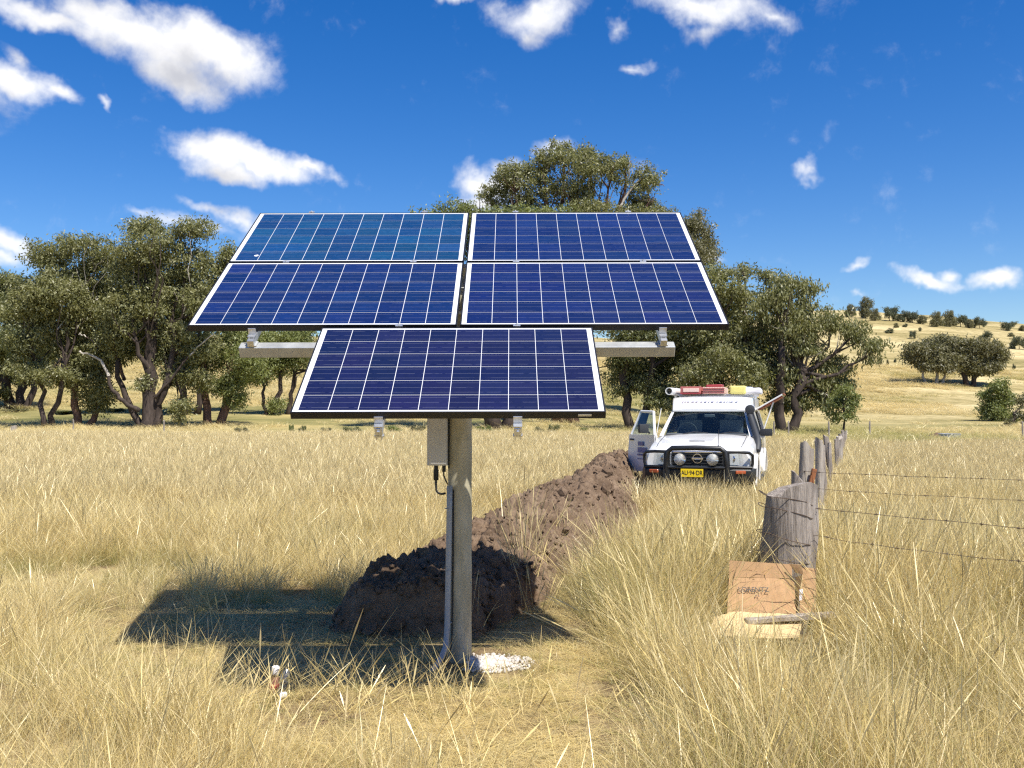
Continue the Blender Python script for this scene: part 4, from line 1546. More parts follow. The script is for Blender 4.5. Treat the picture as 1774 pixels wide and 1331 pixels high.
# ------------------------------------------------------------------ the vehicle
def build_truck():
    # local frame: x towards picture right, y backwards along the vehicle, z up; origin on the ground under the bumper
    D0 = 16.5
    fx = at(1207, 800, D0).x
    root = empty('parked_car', (fx, D0, tz(fx, D0)), (0, 0, -radians(17.0)))
    tag(root, 'white four-wheel-drive work vehicle with black bull bar and open driver door', 'work vehicle')

    def sect(y, pts):
        """mirror half-section pts [(x,z)...] from the centre line outward and down"""
        left = [(-x, y, z) for x, z in reversed(pts)]
        right = [(x, y, z) for x, z in pts]
        if pts[0][0] == 0:
            right = right[1:]
        return left + right
    # --- lower body: bonnet, guards and sides
    def low(y, w, zt, crown, zsh, zb):
        return sect(y, [(0, zt + crown), (w * .55, zt + crown * .7), (w * .80, zt), (w * .93, zt - .035), (w * .985, zt - .11), (w, zsh), (w * .985, (zsh + zb) / 2), (w * .97, zb)])
    body = MB()
    secs = [low(.16, .86, .985, .015, .80, .60), low(.22, .885, 1.045, .02, .84, .56), low(.55, .905, 1.105, .03, .88, .56),
            low(1.0, .915, 1.165, .035, .93, .55), low(1.55, .92, 1.235, .03, 1.0, .50), low(2.1, .92, 1.235, .0, 1.0, .48), low(4.75, .92, 1.235, 0, 1.0, .50), low(4.95, .88, 1.20, 0, 1.0, .58)]
    body.loft(secs, closed=True, cap=True)
    bo = body.build('body', M_WHITE, root, smooth=True, autosmooth=38)
    # shut lines round the bonnet
    sl_ = MB()
    for s in (-1, 1):
        sl_.tube([(s * w_ * .80, y_, z_ + .001) for (y_, w_, z_) in ((.24, .885, 1.048), (.55, .905, 1.105), (1.0, .915, 1.165), (1.5, .92, 1.232))], .006, 5)
        sl_.tube([(s * .925, 1.56, 1.2), (s * .925, 1.56, .6)], .005, 5)
    sl_.build('shut_lines', M_TRIM, bo)
    # bonnet scoop and its slot
    sc = MB()
    sc.loft([[(-.20, .62, 1.125), (.20, .62, 1.125), (.20, .62, 1.160), (-.20, .62, 1.160)], [(-.24, 1.2, 1.19), (.24, 1.2, 1.19), (.23, 1.2, 1.222), (-.23, 1.2, 1.222)]])
    so_ = sc.build('bonnet_scoop', M_WHITE, root, smooth=True, autosmooth=30)
    MB().box((-.06, .615, 1.145), (.26, .012, .014)).build('scoop_slot', M_TRIM, so_)
    # --- cabin: pillars, roof with rising fairing, canopy
    def frame_quad(a, b, c, d, t=.05):
        return a, b, c, d
    cab = MB()
    wb, wt = .775, .645           # half width of the windscreen, bottom and top
    yb, yt = 1.50, 2.08
    zb, zt = 1.265, 1.665
    # A pillars
    for s in (-1, 1):
        cab.loft([[(s * (wb + .00), yb, zb - .05), (s * (wb + .075), yb + .02, zb - .05), (s * (wb + .085), yb + .12, zb - .05), (s * (wb + .01), yb + .05, zb - .05)],
                  [(s * wt, yt, zt), (s * (wt + .055), yt + .02, zt), (s * (wt + .07), yt + .12, zt), (s * (wt + .01), yt + .05, zt)]])
    # roof, rising as a fairing to the high canopy
    def top(y, w, z, r=.06, zl=None):
        zl = z - r * 1.6 if zl is None else zl
        return sect(y, [(0, z + .012), (w * .7, z + .008), (w - r, z - .006), (w - r * .3, z - r * .35), (w, z - r), (w + .012, zl)])
    cab.loft([top(yt - .02, wt + .03, zt + .035, .03, zt), top(yt + .14, wt + .055, zt + .085, .04, zt), top(yt + .42, .735, zt + .20, .05, zt), top(yt + .66, .765, zt + .275, .05, zt), top(4.75, .775, zt + .285, .05, zt), top(4.92, .74, zt + .25, .05, zt)], closed=True, cap=True)
    # sides of the canopy from the roof down to the belt (picture left plain, picture right with the hatch open)
    L = -1
    cab.poly([(L * .777, 2.75, zt + .01), (L * .905, 2.75, 1.22), (L * .905, 4.80, 1.22), (L * .777, 4.80, zt + .01)], [(0, 1, 2, 3)])
    # rear wall
    cab.poly([(-.777, 4.86, zt + .02), (.777, 4.86, zt + .02), (.905, 4.86, 1.2), (-.905, 4.86, 1.2)], [(0, 1, 2, 3)])
    # picture right: broad pillar, then the hatch opening, then the rear pillar
    for (ya, yb_) in ((2.62, 3.05), (4.52, 4.84)):
        cab.loft([[(.74, ya, zt + .02), (.785, ya, zt + .02), (.785, yb_, zt + .02), (.74, yb_, zt + .02)], [(.87, ya, 1.20), (.915, ya, 1.20), (.915, yb_, 1.20), (.87, yb_, 1.20)]])
    cab.build('cabin', M_WHITE, root, smooth=True, autosmooth=38)
    # bulkhead, seats, dash: dark interior
    inn = MB()
    inn.box((0, 1.62, 1.20), (1.46, .34, .12), bevel=.03)
    inn.box((0, 2.95, 1.38), (1.40, .04, .62))
    inn.box((.1, 4.6, 1.35), (1.2, .04, .5))
    inn.build('dashboard', M_GREYPLASTIC, root)
    for s in (-1, 1):
        st = MB()
        st.box((s * .38, 2.50, 1.20), (.44, .14, .62), bevel=.05, seg=2)
        st.box((s * .38, 2.53, 1.56), (.24, .10, .16), bevel=.04, seg=2)
        st.build('seat', M_GREYPLASTIC, root, smooth=True, autosmooth=50)
    sw = MB()
    sw.tube([(-.38 + .18 * cos(a), 1.86 + .04 * sin(a), 1.28 + .17 * sin(a)) for a in np.linspace(0, 2 * pi, 21)], .014, 6)
    sw.build('steering_wheel', M_TRIM, root, smooth=True)
    # windscreen glass with black surround
    ws = MB()
    nseg = 8
    rows = []
    for (w, y, z) in ((wb, yb, zb - .03), ((wb + wt) / 2, (yb + yt) / 2 - .012, (zb + zt) / 2), (wt, yt, zt + .004)):
        rows.append([(w * (2 * i / nseg - 1), y + .09 * (abs(2 * i / nseg - 1) ** 2), z) for i in range(nseg + 1)])
    ws.loft(rows, closed=False, cap=False)
    ws.build('windscreen', M_GLASS, root, smooth=True)
    # driver side glass (picture left is the open door), passenger window
    sg = MB()
    sg.poly([(.86, 1.75, 1.27), (.90, 2.60, 1.25), (.765, 2.60, 1.66), (.725, 2.18, 1.66)], [(0, 1, 2, 3)])
    sg.build('side_window', M_GLASS, root)
    sg = MB()
    sg.tube([(.85, 1.70, 1.25), (.70, 2.12, 1.68), (.765, 2.62, 1.68), (.905, 2.62, 1.24), (.85, 1.70, 1.25)], .018, 6)
    sg.build('window_seal', M_TRIM, root)
    # rear view mirror, sticker
    MB().box((.02, 2.00, 1.585), (.20, .03, .055), bevel=.012).build('rear_view_mirror', M_GREYPLASTIC, root)
    # wipers and cowl
    cw = MB()
    cw.box((0, yb - .03, zb - .030), (1.44, .09, .022), bevel=.006)
    cw.build('cowl', M_TRIM, root)
    for x in (-.42, .22):
        w_ = MB()
        w_.tube([(x, yb - .03, zb - .015), (x + .20, yb - .01, zb + .022), (x + .46, yb + .01, zb + .004)], .009, 5)
        w_.build('wiper', M_TRIM, root)
    # --- grille and lamps
    gr = MB()
    gr.box((0, .150, .86), (.86, .05, .22), bevel=.01)
    for i in range(4):
        gr.box((0, .118, .785 + i * .052), (.84, .02, .012))
    g_ = gr.build('grille', M_TRIM, root)
    MB().box((0, .13, .975), (.88, .05, .03), bevel=.008).build('grille_bar', M_CHROME, g_)
    # round emblem with a cross bar
    em = MB()
    em.tube([(.075 * cos(a), .098, .868 + .075 * sin(a)) for a in np.linspace(0, 2 * pi, 25)], .010, 6)
    em.box((0, .094, .868), (.19, .014, .034), bevel=.004)
    em.build('emblem', M_CHROME, g_)
    for s in (-1, 1):
        hl = MB()
        hl.loft([[(s * .455, .12, .765), (s * .86, .19, .765), (s * .875, .20, .955), (s * .455, .12, .965)], [(s * .455, .22, .765), (s * .88, .30, .765), (s * .89, .30, .965), (s * .455, .22, .975)]])
        h_ = hl.build('headlight', M_REFL, root)
        ln = MB()
        ln.loft([[(s * .452, .108, .762), (s * .865, .178, .762), (s * .880, .188, .957), (s * .452, .108, .967)], [(s * .452, .114, .762), (s * .87, .186, .762), (s * .885, .196, .957), (s * .452, .114, .967)]])
        ln.build('lens', M_LENS, h_)
        for xx in (.55, .70):
            bl = MB()
            bl.lathe([(.075, .0), (.07, .02), (.02, .05), (.012, .03)], (s * xx, .125 + (xx - .45) * .17, .865), 'Y', 16)
            bl.build('bulb_reflector', M_GREYPLASTIC if xx > .6 else M_CHROME, h_, smooth=True)
    # --- bull bar
    bb = MB()
    y0 = -.06
    hoop = [(-.50, y0 + .03, .52), (-.50, y0, .80), (-.47, y0 - .01, .99), (-.40, y0 - .02, 1.045), (0, y0 - .03, 1.055), (.40, y0 - .02, 1.045), (.47, y0 - .01, .99), (.50, y0, .80), (.50, y0 + .03, .52)]
    bb.tube(hoop, .044, 10)
    for s in (-1, 1):
        bb.tube([(s * .49, y0 + .0, .985), (s * .70, y0 + .03, .99), (s * .86, y0 + .12, .975), (s * .905, y0 + .20, .93), (s * .905, y0 + .22, .80), (s * .89, y0 + .22, .72)], .026, 8)
        bb.tube([(s * .49, y0, .74), (s * .90, y0 + .16, .725)], .024, 8)
        # upright plates
        bb.loft([[(s * .44, y0 - .02, .50), (s * .56, y0 - .02, .50), (s * .54, y0 - .02, .98), (s * .45, y0 - .02, .98)], [(s * .44, y0 + .06, .50), (s * .56, y0 + .06, .50), (s * .54, y0 + .06, .98), (s * .45, y0 + .06, .98)]])
    bb.tube([(-.47, y0 - .01, .725), (.47, y0 - .01, .725)], .026, 8)
    bbo = bb.build('bull_bar', M_DARKPAINT, root, smooth=True, autosmooth=50)
    bm_ = MB()
    def bsec(x, y, z0, z1, d):
        return [(x, y, z0 + .03), (x, y + .02, z0), (x, y + d, z0), (x, y + d, z1), (x, y + .03, z1), (x, y, z1 - .03)]
    bm_.loft([bsec(-.95, y0 + .30, .52, .70, .35), bsec(-.88, y0 + .12, .48, .705, .3), bsec(-.6, y0 + .01, .42, .71, .3), bsec(.6, y0 + .01, .42, .71, .3), bsec(.88, y0 + .12, .48, .705, .3), bsec(.95, y0 + .30, .52, .70, .35)])
    bm_.build('bumper', M_DARKPAINT, root, smooth=True, autosmooth=35)
    for s in (-1, 1):
        MB().box((s * .72, y0 + .045, .655), (.17, .03, .055), rot=(0, 0, s * .36), bevel=.008).build('indicator', M_AMBER, root)
        sl = MB()
        sl.lathe([(.105, .0), (.112, .01), (.110, .06), (.06, .10), (.03, .11)], (s * .27, y0 - .035, .862), 'Y', 24)
        s_ = sl.build('spotlight', M_DARKPAINT, root, smooth=True, autosmooth=40)
        MB().lathe([(.004, .035), (.05, .02), (.098, -.002), (.098, -.006), (.004, -.005)], (s * .27, y0 - .037, .862), 'Y', 24).build('reflector', M_REFL, s_, smooth=True)
        MB().lathe([(.02, -.0125), (.09, -.0105), (.1, -.0075)], (s * .27, y0 - .038, .862), 'Y', 24).build('lens', M_LENS, s_, smooth=True)
    # --- number plate
    npl = MB().box((-.07, y0 - .035, .635), (.372, .006, .134), bevel=.002).build('number_plate', M_YELLOW, root)
    tx = obj('plate_lettering', text_mesh('AU\u00b794\u00b7DR', .105, M_BLACKINK, .0008, .0012), npl, loc=(-.07, y0 - .0392, .635), rot=(pi / 2, 0, 0))
    tx.scale = (.80, 1, 1)
    # --- snorkel up the picture-right pillar
    sn = MB()
    def srec(c, w, h, d):
        x, y, z = c
        return [(x - w, y - d, z), (x + w, y - d, z), (x + w, y + d, z), (x - w, y + d, z)]
    sn.tube([(.925, 1.18, .97), (.935, 1.25, 1.06), (.925, 1.36, 1.16), (.885, 1.50, 1.27), (.835, 1.66, 1.40), (.775, 1.86, 1.56), (.755, 1.93, 1.64)], [.062, .066, .064, .060, .058, .056, .056], 10)
    sno = sn.build('snorkel', M_TRIM, root, smooth=True, autosmooth=60)
    hd = MB()
    hd.lathe([(.052, -.10), (.085, -.09), (.088, .06), (.07, .10)], (.762, 1.93, 1.70), 'Y', 16)
    hd.build('snorkel_head', M_TRIM, sno, smooth=True, autosmooth=40)
    # --- mirrors
    mr = MB()
    mr.tube([(.88, 1.75, 1.26), (.98, 1.73, 1.27)], .022, 6)
    mr.box((1.06, 1.72, 1.285), (.22, .09, .13), bevel=.025, seg=2)
    mr.build('door_mirror', M_TRIM, root, smooth=True, autosmooth=45)
    # --- open driver door (picture left)
    hinge = empty('driver_door', (-.925, 1.56, 0), (0, 0, radians(36)), root)
    dp = MB()
    # door closed lies along +y at x=0; it opens outward to -x
    def dl(y, z, x0=0, x1=.05):
        return (x0, y, z), (x1, y, z)
    prof = [(0.0, .56), (1.02, .50), (1.10, .80), (1.08, 1.22), (0.02, 1.22)]
    dp.loft([[(-.02 - .02 * (.6 < z < 1.0), y, z) for y, z in prof], [(.045, y, z) for y, z in prof]])
    for (a, b) in (((.08, 1.22), (.42, 1.655)), ((.42, 1.655), (.96, 1.665)), ((.96, 1.665), (1.06, 1.22))):
        def lean(p):
            return (.02 + .16 * (p[1] - 1.22) / .44, p[0], p[1])
        dp.tube([lean(a), lean(b)], .026, 6)
    dp.build('door_panel', M_WHITE, hinge, smooth=True, autosmooth=35)
    dgm = MB()
    dgm.poly([(.02, .11, 1.22), (.02, 1.05, 1.22), (.175, .95, 1.65), (.175, .43, 1.64)], [(0, 1, 2, 3)])
    dgm.build('door_window', M_GLASS, hinge)
    MB().box((-.028, .95, 1.12), (.025, .16, .035), bevel=.008).build('door_handle', M_TRIM, hinge)
    mm = MB()
    mm.tube([(-.02, .20, 1.26), (-.10, .17, 1.30)], .02, 6)
    mm.box((-.17, .17, 1.345), (.19, .09, .17), bevel=.03, seg=2)
    mm.build('door_mirror', M_TRIM, hinge, smooth=True, autosmooth=45)
    lg = MB()
    lg.box((-.0425, .50, .93), (.003, .34, .10))
    lg.box((-.0425, .55, 1.05), (.003, .22, .08))
    for i in range(5):
        lg.box((-.0425, .34 + .08 * i, .84), (.003, .05, .035))
    for i in range(4):
        lg.box((-.0425, .38 + .09 * i, .76), (.003, .06, .016))
    lg.build('door_signwriting', M_BLUEINK, hinge)
    # --- signwriting on the roof fairing (too small to read in the photograph)
    fs = MB()
    xx = -.52
    rr = random.Random(2)
    while xx < .54:
        w = rr.choice([.03, .045, .05, .02])
        fs.box((xx, 2.392, zt + .192), (w, .05, .002), rot=(radians(22), 0, 0))
        xx += w + rr.choice([.018, .022, .045])
    fs.build('fairing_signwriting', M_GREYINK, root)
    # --- hatch of the canopy, propped open on the picture right
    ht = MB()
    ht.box((.30, 0, 0), (.62, 1.42, .03), bevel=.006)
    hto = ht.build('side_hatch', M_WHITE, root, loc=(.79, 3.78, zt + .03), rot=(0, -radians(30), 0))
    MB().box((.31, 0, -.024), (.52, 1.3, .016)).build('hatch_lining', M_DARKRED, hto)
    MB().box((.622, .0, .0), (.02, 1.43, .034)).build('hatch_edge', M_RUST, hto)
    st = MB()
    st.tube([(.92, 3.15, 1.23), (1.14, 3.15, zt + .19)], .014, 6)
    st.build('hatch_strut', M_PVC, root)
    # shelf with gear inside the open bay
    bay = MB()
    bay.box((.30, 3.8, 1.24), (.9, 1.4, .03))
    bay.box((.35, 3.8, 1.44), (.8, 1.4, .025))
    bay.build('canopy_shelf', M_GREYPLASTIC, root)
    # dark rear wheel arch cover/lower compartment door ajar
    lo = MB()
    lo.poly([(.934, 2.95, 1.19), (.944, 2.95, .86), (.944, 3.25, .82), (.934, 3.25, 1.19)], [(0, 1, 2, 3)])
    lo.build('side_glass', M_TRIM, root)
    # --- wheels and arches
    for (x, y) in ((-.80, .98), (.80, .98), (-.80, 3.95), (.80, 3.95)):
        w = empty('wheel', (x, y, .39), (0, 0, 0), root)
        MB().lathe([(.20, -.13), (.34, -.135), (.385, -.10), (.395, 0), (.385, .10), (.34, .135), (.20, .13)], (0, 0, 0), 'X', 28).build('tyre', M_TYRE, w, smooth=True, autosmooth=40)
        s = 1 if x > 0 else -1
        MB().lathe([(.205, s * .05), (.20, s * .11), (.07, s * .09), (.06, s * .135), (.03, s * .14)], (0, 0, 0), 'X', 20).build('rim', M_RIM, w, smooth=True, autosmooth=40)
    for (x, y) in ((-.885, .98), (.885, .98), (-.885, 3.95), (.885, 3.95)):
        fl = MB()
        s = 1 if x > 0 else -1
        fl.tube([(x + s * .035, y + .50 * cos(a), .42 + .47 * sin(a)) for a in np.linspace(-.1, pi + .1, 17)], .045, 6)
        fl.build('wheel_flare', M_WHITE, root, smooth=True)
        ar = MB()
        ar.lathe([(.46, -.02), (.46, .02)], (x + s * .03, y, .40), 'X', 22)
        ar.build('wheel_arch', M_BLACKRUB, root)
    un = MB()
    un.box((0, 2.5, .44), (1.5, 4.3, .14))
    un.build('chassis', M_BLACKRUB, root)
    # side step and sill
    ss = MB()
    ss.tube([(.96, 1.5, .46), (.96, 3.4, .46)], .035, 8)
    ss.tube([(-.96, 1.5, .46), (-.96, 3.4, .46)], .035, 8)
    ss.build('side_step', M_DARKPAINT, root)
    # aerials
    ae = MB()
    ae.tube([(.36, y0 + .02, 1.02), (.36, y0 + .03, 1.10)], .012, 6)
    ae.tube([(.36, y0 + .03, 1.10), (.365, y0 + .08, 1.36)], .0045, 5)
    ae.build('aerial', M_TRIM, root)
    ae = MB()
    ae.tube([(-.90, 1.45, 1.20), (-.83, 1.62, 1.72)], .006, 5)
    ae.build('whip_aerial', M_PVC, root)
    # roof bars
    for y in (2.95, 3.7, 4.45):
        rb = MB()
        rb.tube([(-.80, y, zt + .325), (.80, y, zt + .325)], .014, 6)
        for s in (-.74, .74):
            rb.box((s, y, zt + .30), (.04, .05, .05))
        rb.build('roof_bar', M_ALU, root)
    # ---- load on the roof: separate things that stand in the same frame
    Mw = Matrix.Translation(root.location) @ Matrix.Rotation(root.rotation_euler.z, 4, 'Z')

    def on_roof(name, label, cat, x, y, z, rz=0.0, group=None):
        p = Mw @ Vector((x, y, z))
        e = empty(name, p, (0, 0, root.rotation_euler.z + rz))
        tag(e, label, cat, group)
        return e
    zr = zt + .34
    e = on_roof('pipe', 'white plastic pipe with open end at the left of the roof load', 'pipe', -.80, 2.45, zr + .055, radians(-4))
    mb = MB()
    n = 18
    ro, ri = .072, .060
    ring = lambda r, y: [(r * cos(2 * pi * k / n), y, r * sin(2 * pi * k / n)) for k in range(n)]
    mb.loft([ring(ri, .30), ring(ri, 0), ring(ro, 0), ring(ro, 2.6)], closed=True, cap=True)
    mb.build('pipe_wall', M_PVC, e, smooth=True, autosmooth=40)
    MB().lathe([(.082, -.01), (.082, .10), (.074, .10)], (0, .0, 0), 'Y', 18).build('socket', M_PVC, e, smooth=True, autosmooth=40) if False else None
    e = on_roof('red_case', 'red case with a bleached strip, next to the white pipe', 'case', -.42, 2.75, zr)
    mb = MB()
    mb.box((0, .5, .075), (.40, 1.0, .15), bevel=.02, seg=2)
    mb.build('case_body', M_RED, e, smooth=True, autosmooth=40)
    MB().box((0.01, -.004, .078), (.31, .012, .07), bevel=.004).build('strip', M_PINK, e)
    MB().box((0, -.006, .012), (.40, .01, .02)).build('base_edge', M_DARKRED, e)
    e = on_roof('red_crate', 'ribbed pale red crate in the middle of the roof load', 'crate', .02, 2.80, zr)
    mb = MB()
    mb.box((0, .4, .07), (.42, .8, .13), bevel=.008)
    mb.build('crate_body', M_PINK, e)
    for r in range(3):
        MB().box((0, -.012, .02 + r * .045), (.43, .02, .014)).build('rib', M_RED, e)
    rb = MB()
    for k in range(14):
        rb.box((-.20 + k * .031, -.010, .07), (.008, .012, .12))
    rb.build('ribs', M_RED, e)
    e = on_roof('folded_tarp', 'dark folded bundle lying on the pale red crate', 'bundle', .0, 3.1, zr + .135)
    mb = MB().box((0, .2, .03), (.32, .4, .06), bevel=.02, seg=2)
    mb.rough(.015, 9, 4)
    mb.build('cloth', M_DARKRED, e, smooth=True)
    e = on_roof('yellow_pack', 'bright yellow soft pack on the right half of the roof', 'pack', .48, 2.85, zr)
    mb = MB().box((0, .3, .08), (.30, .6, .16), bevel=.035, seg=3)
    mb.rough(.008, 9, 2)
    mb.build('pack_body', M_YELPACK, e, smooth=True)
    e = on_roof('rolled_bag', 'crumpled white bag with a pale blue top beside the yellow pack', 'bag', .74, 2.9, zr - .01)
    mb = MB().box((0, .3, .06), (.36, .6, .12), bevel=.045, seg=3)
    mb.rough(.02, 8, 6)
    mb.build('bag_body', M_WHITEBAG, e, smooth=True)
    mb = MB().box((-.07, .3, .125), (.16, .5, .05), bevel=.02, seg=2)
    mb.rough(.012, 8, 7)
    mb.build('bag_top', M_BLUEBAG, e, smooth=True)
    # tools in the open bay
    for i, (x, y, w, m_, lb) in enumerate(((.70, 3.35, .16, M_WHITEBAG, 'white tool tub nearest the front in the open canopy bay'), (.66, 3.75, .2, M_DARKPAINT, 'black tool box in the middle of the open canopy bay'), (.62, 4.15, .18, M_WHITEBAG, 'white tool tub at the back of the open canopy bay'))):
        e = on_roof('tool_box', lb, 'tool box', x, y, 1.256)
        MB().box((0, 0, .06), (w, .24, .12), bevel=.012).build('tub', m_, e)
        MB().box((0, 0, .127), (w + .02, .26, .014), bevel=.004).build('lid', M_TRIM, e)


build_truck()


# ------------------------------------------------------------------ fence, wires, cardboard, plank
def post(name, label, x, y, w, d, h, lean, mat, seed, group, yaw=0.0, notch=True):
    root_z = tz(x, y)
    mb = MB()
    n = 16
    secs = []
    rr = random.Random(seed)
    m = 14
    for i in range(n):
        t = i / (n - 1)
        z = -.3 + (h + .3) * t
        cx = lean[0] * t
        cy = lean[1] * t
        ring = []
        for k in range(m):
            a = 2 * pi * k / m
            ex = math.copysign(abs(cos(a)) ** .65, cos(a))
            ey = math.copysign(abs(sin(a)) ** .65, sin(a))
            q = Vector((ex * w / 2, ey * d / 2, z))
            f = 1 + .16 * mnoise.noise(Vector((q.x * 9 + seed, q.y * 9, z * 1.6))) + .10 * mnoise.noise(Vector((q.x * 30, q.y * 30 + seed, z * 3)))
            f *= (1.06 - .10 * t)
            dz = 0
            if i == n - 1:
                dz = (.05 if w > .3 else .22) * w / .2 * mnoise.noise(Vector((q.x * 9, q.y * 9, seed))) * min(1, .2 / w) - (max(0, -q.x - .04) * .75 if seed == 3 else 0) + q.x * (-.05 if seed == 3 else .3 if seed % 2 else -.25)
            ring.append(Vector((q.x * f + cx, q.y * f + cy, z + dz)))
        secs.append(ring)
    mb.loft(secs)
    o = mb.build(name, mat, None, smooth=True, autosmooth=50, loc=(x, y, root_z), rot=(0, 0, yaw))
    tag(o, label, 'fence post', group)
    return o


def wire(label, pts, barbs=True, group=None, parent_name='barbed_wire', r=.0022, seed=0):
    mb = MB()
    rr = random.Random(seed)
    P = [Vector(p) for p in pts]
    # densify with a slight sag
    Q = []
    for a, b in zip(P, P[1:]):
        L = (b - a).length
        n = max(4, int(L / .25))
        for i in range(n):
            t = i / n
            q = a.lerp(b, t)
            q.z -= .018 * L * .25 * 4 * t * (1 - t)
            q += Vector((rr.uniform(-1, 1), rr.uniform(-1, 1), rr.uniform(-1, 1))) * .004
            Q.append(q)
    Q.append(P[-1])
    mb.tube(Q, r, 5)
    if barbs:
        acc = 0
        for a, b in zip(Q, Q[1:]):
            L = (b - a).length
            acc += L
            if acc > .16:
                acc = 0
                t = (b - a).normalized()
                s = t.orthogonal().normalized()
                u = t.cross(s)
                mb.tube([a - t * .012, a + t * .012], r * 2.0, 5)
                for q in range(2):
                    ang = rr.uniform(0, pi)
                    dd = s * cos(ang) + u * sin(ang)
                    mb.tube([a - dd * .016, a + dd * .016], r * .7, 4)
    o = mb.build(parent_name, M_WIRE, None)
    tag(o, label, 'fence wire', group)
    return o


FENCE = [(2.04, 7.56), (3.10, 10.5), (4.28, 13.7), (5.45, 17.0), (6.75, 20.6), (8.2, 24.6), (9.75, 29.0), (11.5, 34.0), (13.4, 39.5), (15.5, 45.5)]


def build_fence():
    G = 'fence posts along the paddock'
    s = post('fence_stump', 'thick weathered grey corner stump with wires wrapped round it', 2.015, 7.50, .375, .36, 1.10, (.13, 0), M_WOODGREY, 3, None)
    s['category'] = 'fence stump'
    # wire wraps round the stump
    for i, z in enumerate((.99, .90, .70, .55, .44)):
        w = MB()
        pts = []
        for k in range(22):
            a = 2 * pi * k / 20
            t = (z + .3) / 1.39
            f = 1.07 * (1.06 - .10 * t)
            cc, ss = cos(a), sin(a)
            ex = math.copysign(abs(cc) ** .65, cc)
            ey = math.copysign(abs(ss) ** .65, ss)
            pts.append((ex * .19 * f + .085 * t + .0, ey * .185 * f, z - .05 * cc + .012 * sin(3 * a + i)))
        w.tube(pts, .0032, 5)
        w.build('wire_wrap', M_WIRE, s)
    # second post with a chock of rust brown timber and a shorter companion
    p2 = post('fence_post', 'tall split grey post right behind the thick stump', 3.095, 10.5, .15, .11, 1.27, (.06, 0), M_WOODPALE, 8, G, .25)
    p3 = post('fence_post', 'short grey post against the tall split one, brown chock between', 2.90, 10.15, .12, .11, 1.0, (.05, 0), M_WOODGREY, 12, G, .1)
    c = MB().box((.06, -.085, .96), (.055, .03, .20), rot=(0, radians(16), 0), bevel=.005).build('chock', M_RUST, p2, loc=(0, -.02, 0))
    ordn = ['first', 'second', 'third', 'fourth', 'fifth', 'sixth', 'seventh', 'eighth']
    hs = [1.22, 1.16, 1.14, 1.02, 1.0, .92, .86, .8]
    for i, (x, y) in enumerate(FENCE[2:]):
        post('fence_post', ordn[i] + ' grey split post beyond the tall one along the receding fence', x, y, .115 if i % 2 == 0 else .15, .10, hs[i], (random.uniform(-.20, .20), random.uniform(-.08, .08)), M_WOODGREY if i % 3 else M_WOODPALE, 20 + i, G, random.uniform(0, 1))
    # droppers and closer posts that make the far run read as crowded
    k = 0
    extra = []
    for (a, b) in zip(FENCE[2:], FENCE[3:]):
        for t in (.33, .66):
            extra.append((a[0] + (b[0] - a[0]) * t, a[1] + (b[1] - a[1]) * t))
    nm = ['one', 'two', 'three', 'four', 'five', 'six', 'seven']
    for i, (x, y) in enumerate(extra[:14]):
        gap = i // 2
        side = ('nearer', 'farther')[i % 2]
        post('fence_dropper', 'slim dark dropper, ' + side + ' of two between grey posts ' + ordn[gap] + ' and ' + ordn[min(gap + 1, 7)], x, y, .055, .05, (1.08, 1.04, 1.0, .94, .9, .84, .78)[gap] + .06 * random.random(), (random.uniform(-.05, .05), 0), M_WOODGREY, 50 + i, 'fence droppers', random.uniform(0, 1))
    # strands from the corner out to picture right
    GW = 'barbed wires running to the right'
    e = lambda px, py, Y: at(px, py, Y)
    wire('upper barbed strand leaving the tall post to the right', [e(1394, 817, 10.45), e(1500, 822, 10.0), e(1640, 827, 9.5), e(1900, 834, 8.8)], group=GW, seed=1)
    wire('second barbed strand from the top leaving the tall post to the right', [e(1394, 845, 10.42), e(1500, 853, 9.9), e(1640, 860, 9.4), e(1900, 872, 8.7)], group=GW, seed=2)
    wire('barbed strand from the stump waist across the right paddock', [e(1398, 878, 7.40), e(1480, 888, 7.2), e(1640, 903, 6.9), e(1900, 926, 6.3)], group=GW, seed=3)
    wire('lowest barbed strand from the stump into tall grass at right', [e(1396, 924, 7.38), e(1470, 938, 7.2), e(1640, 960, 6.9), e(1900, 985, 6.3)], group=GW, seed=4)
    # strands along the fence
    for j, z in enumerate((1.05, .78, .5)):
        pts = [Vector((x, y, tz(x, y) + z)) for x, y in FENCE]
        pts[0].z = tz(*FENCE[0]) + z * .85
        wire(('top', 'middle', 'bottom')[j] + ' wire strung along the receding line of posts', pts, barbs=False, group='wires along the receding fence', parent_name='fence_wire', r=.002, seed=10 + j)
    # far boundary fence posts
    far = [(127, 747, 72, 'thin grey boundary post beside the leafy-skirted gum trunk'), (284, 749, 70, 'thin boundary post just right of the thick domed gum trunk'), (1341, 756, 62, 'thin boundary post right of the vehicle'), (1366, 757, 62, 'thin boundary post between the vehicle and the fence line'),
           (1436, 760, 60, 'thin boundary post left of the small sapling'), (1507, 764, 62, 'thin boundary post right of the small sapling'), (1772, 768, 60, 'thin boundary post at the right edge of the paddock')]
    for i, (px, py, Y, lb) in enumerate(far):
        p = at(px, py, Y)
        post('boundary_post', lb, p.x, Y, .10, .09, 1.05, (0, 0), M_WOODGREY, 80 + i, 'thin boundary posts')
    # pale stump at the far left
    p = at(24, 750, 72)
    o = post('tree_stump', 'short pale stump at the far left of the paddock edge', p.x, 72, .42, .4, .55, (0, 0), M_WOODPALE, 99, None)
    o['category'] = 'stump'
    # tank and low brown trough beyond the right paddock
    p = at(1645, 766, 58)
    root = empty('water_tank', (p.x, 58, tz(p.x, 58)))
    tag(root, 'low round grey steel water tank beyond the right paddock', 'water tank')
    mb = MB()
    H = at(1645, 752, 58).z - tz(p.x, 58)
    prof = [(.60, -.1)]
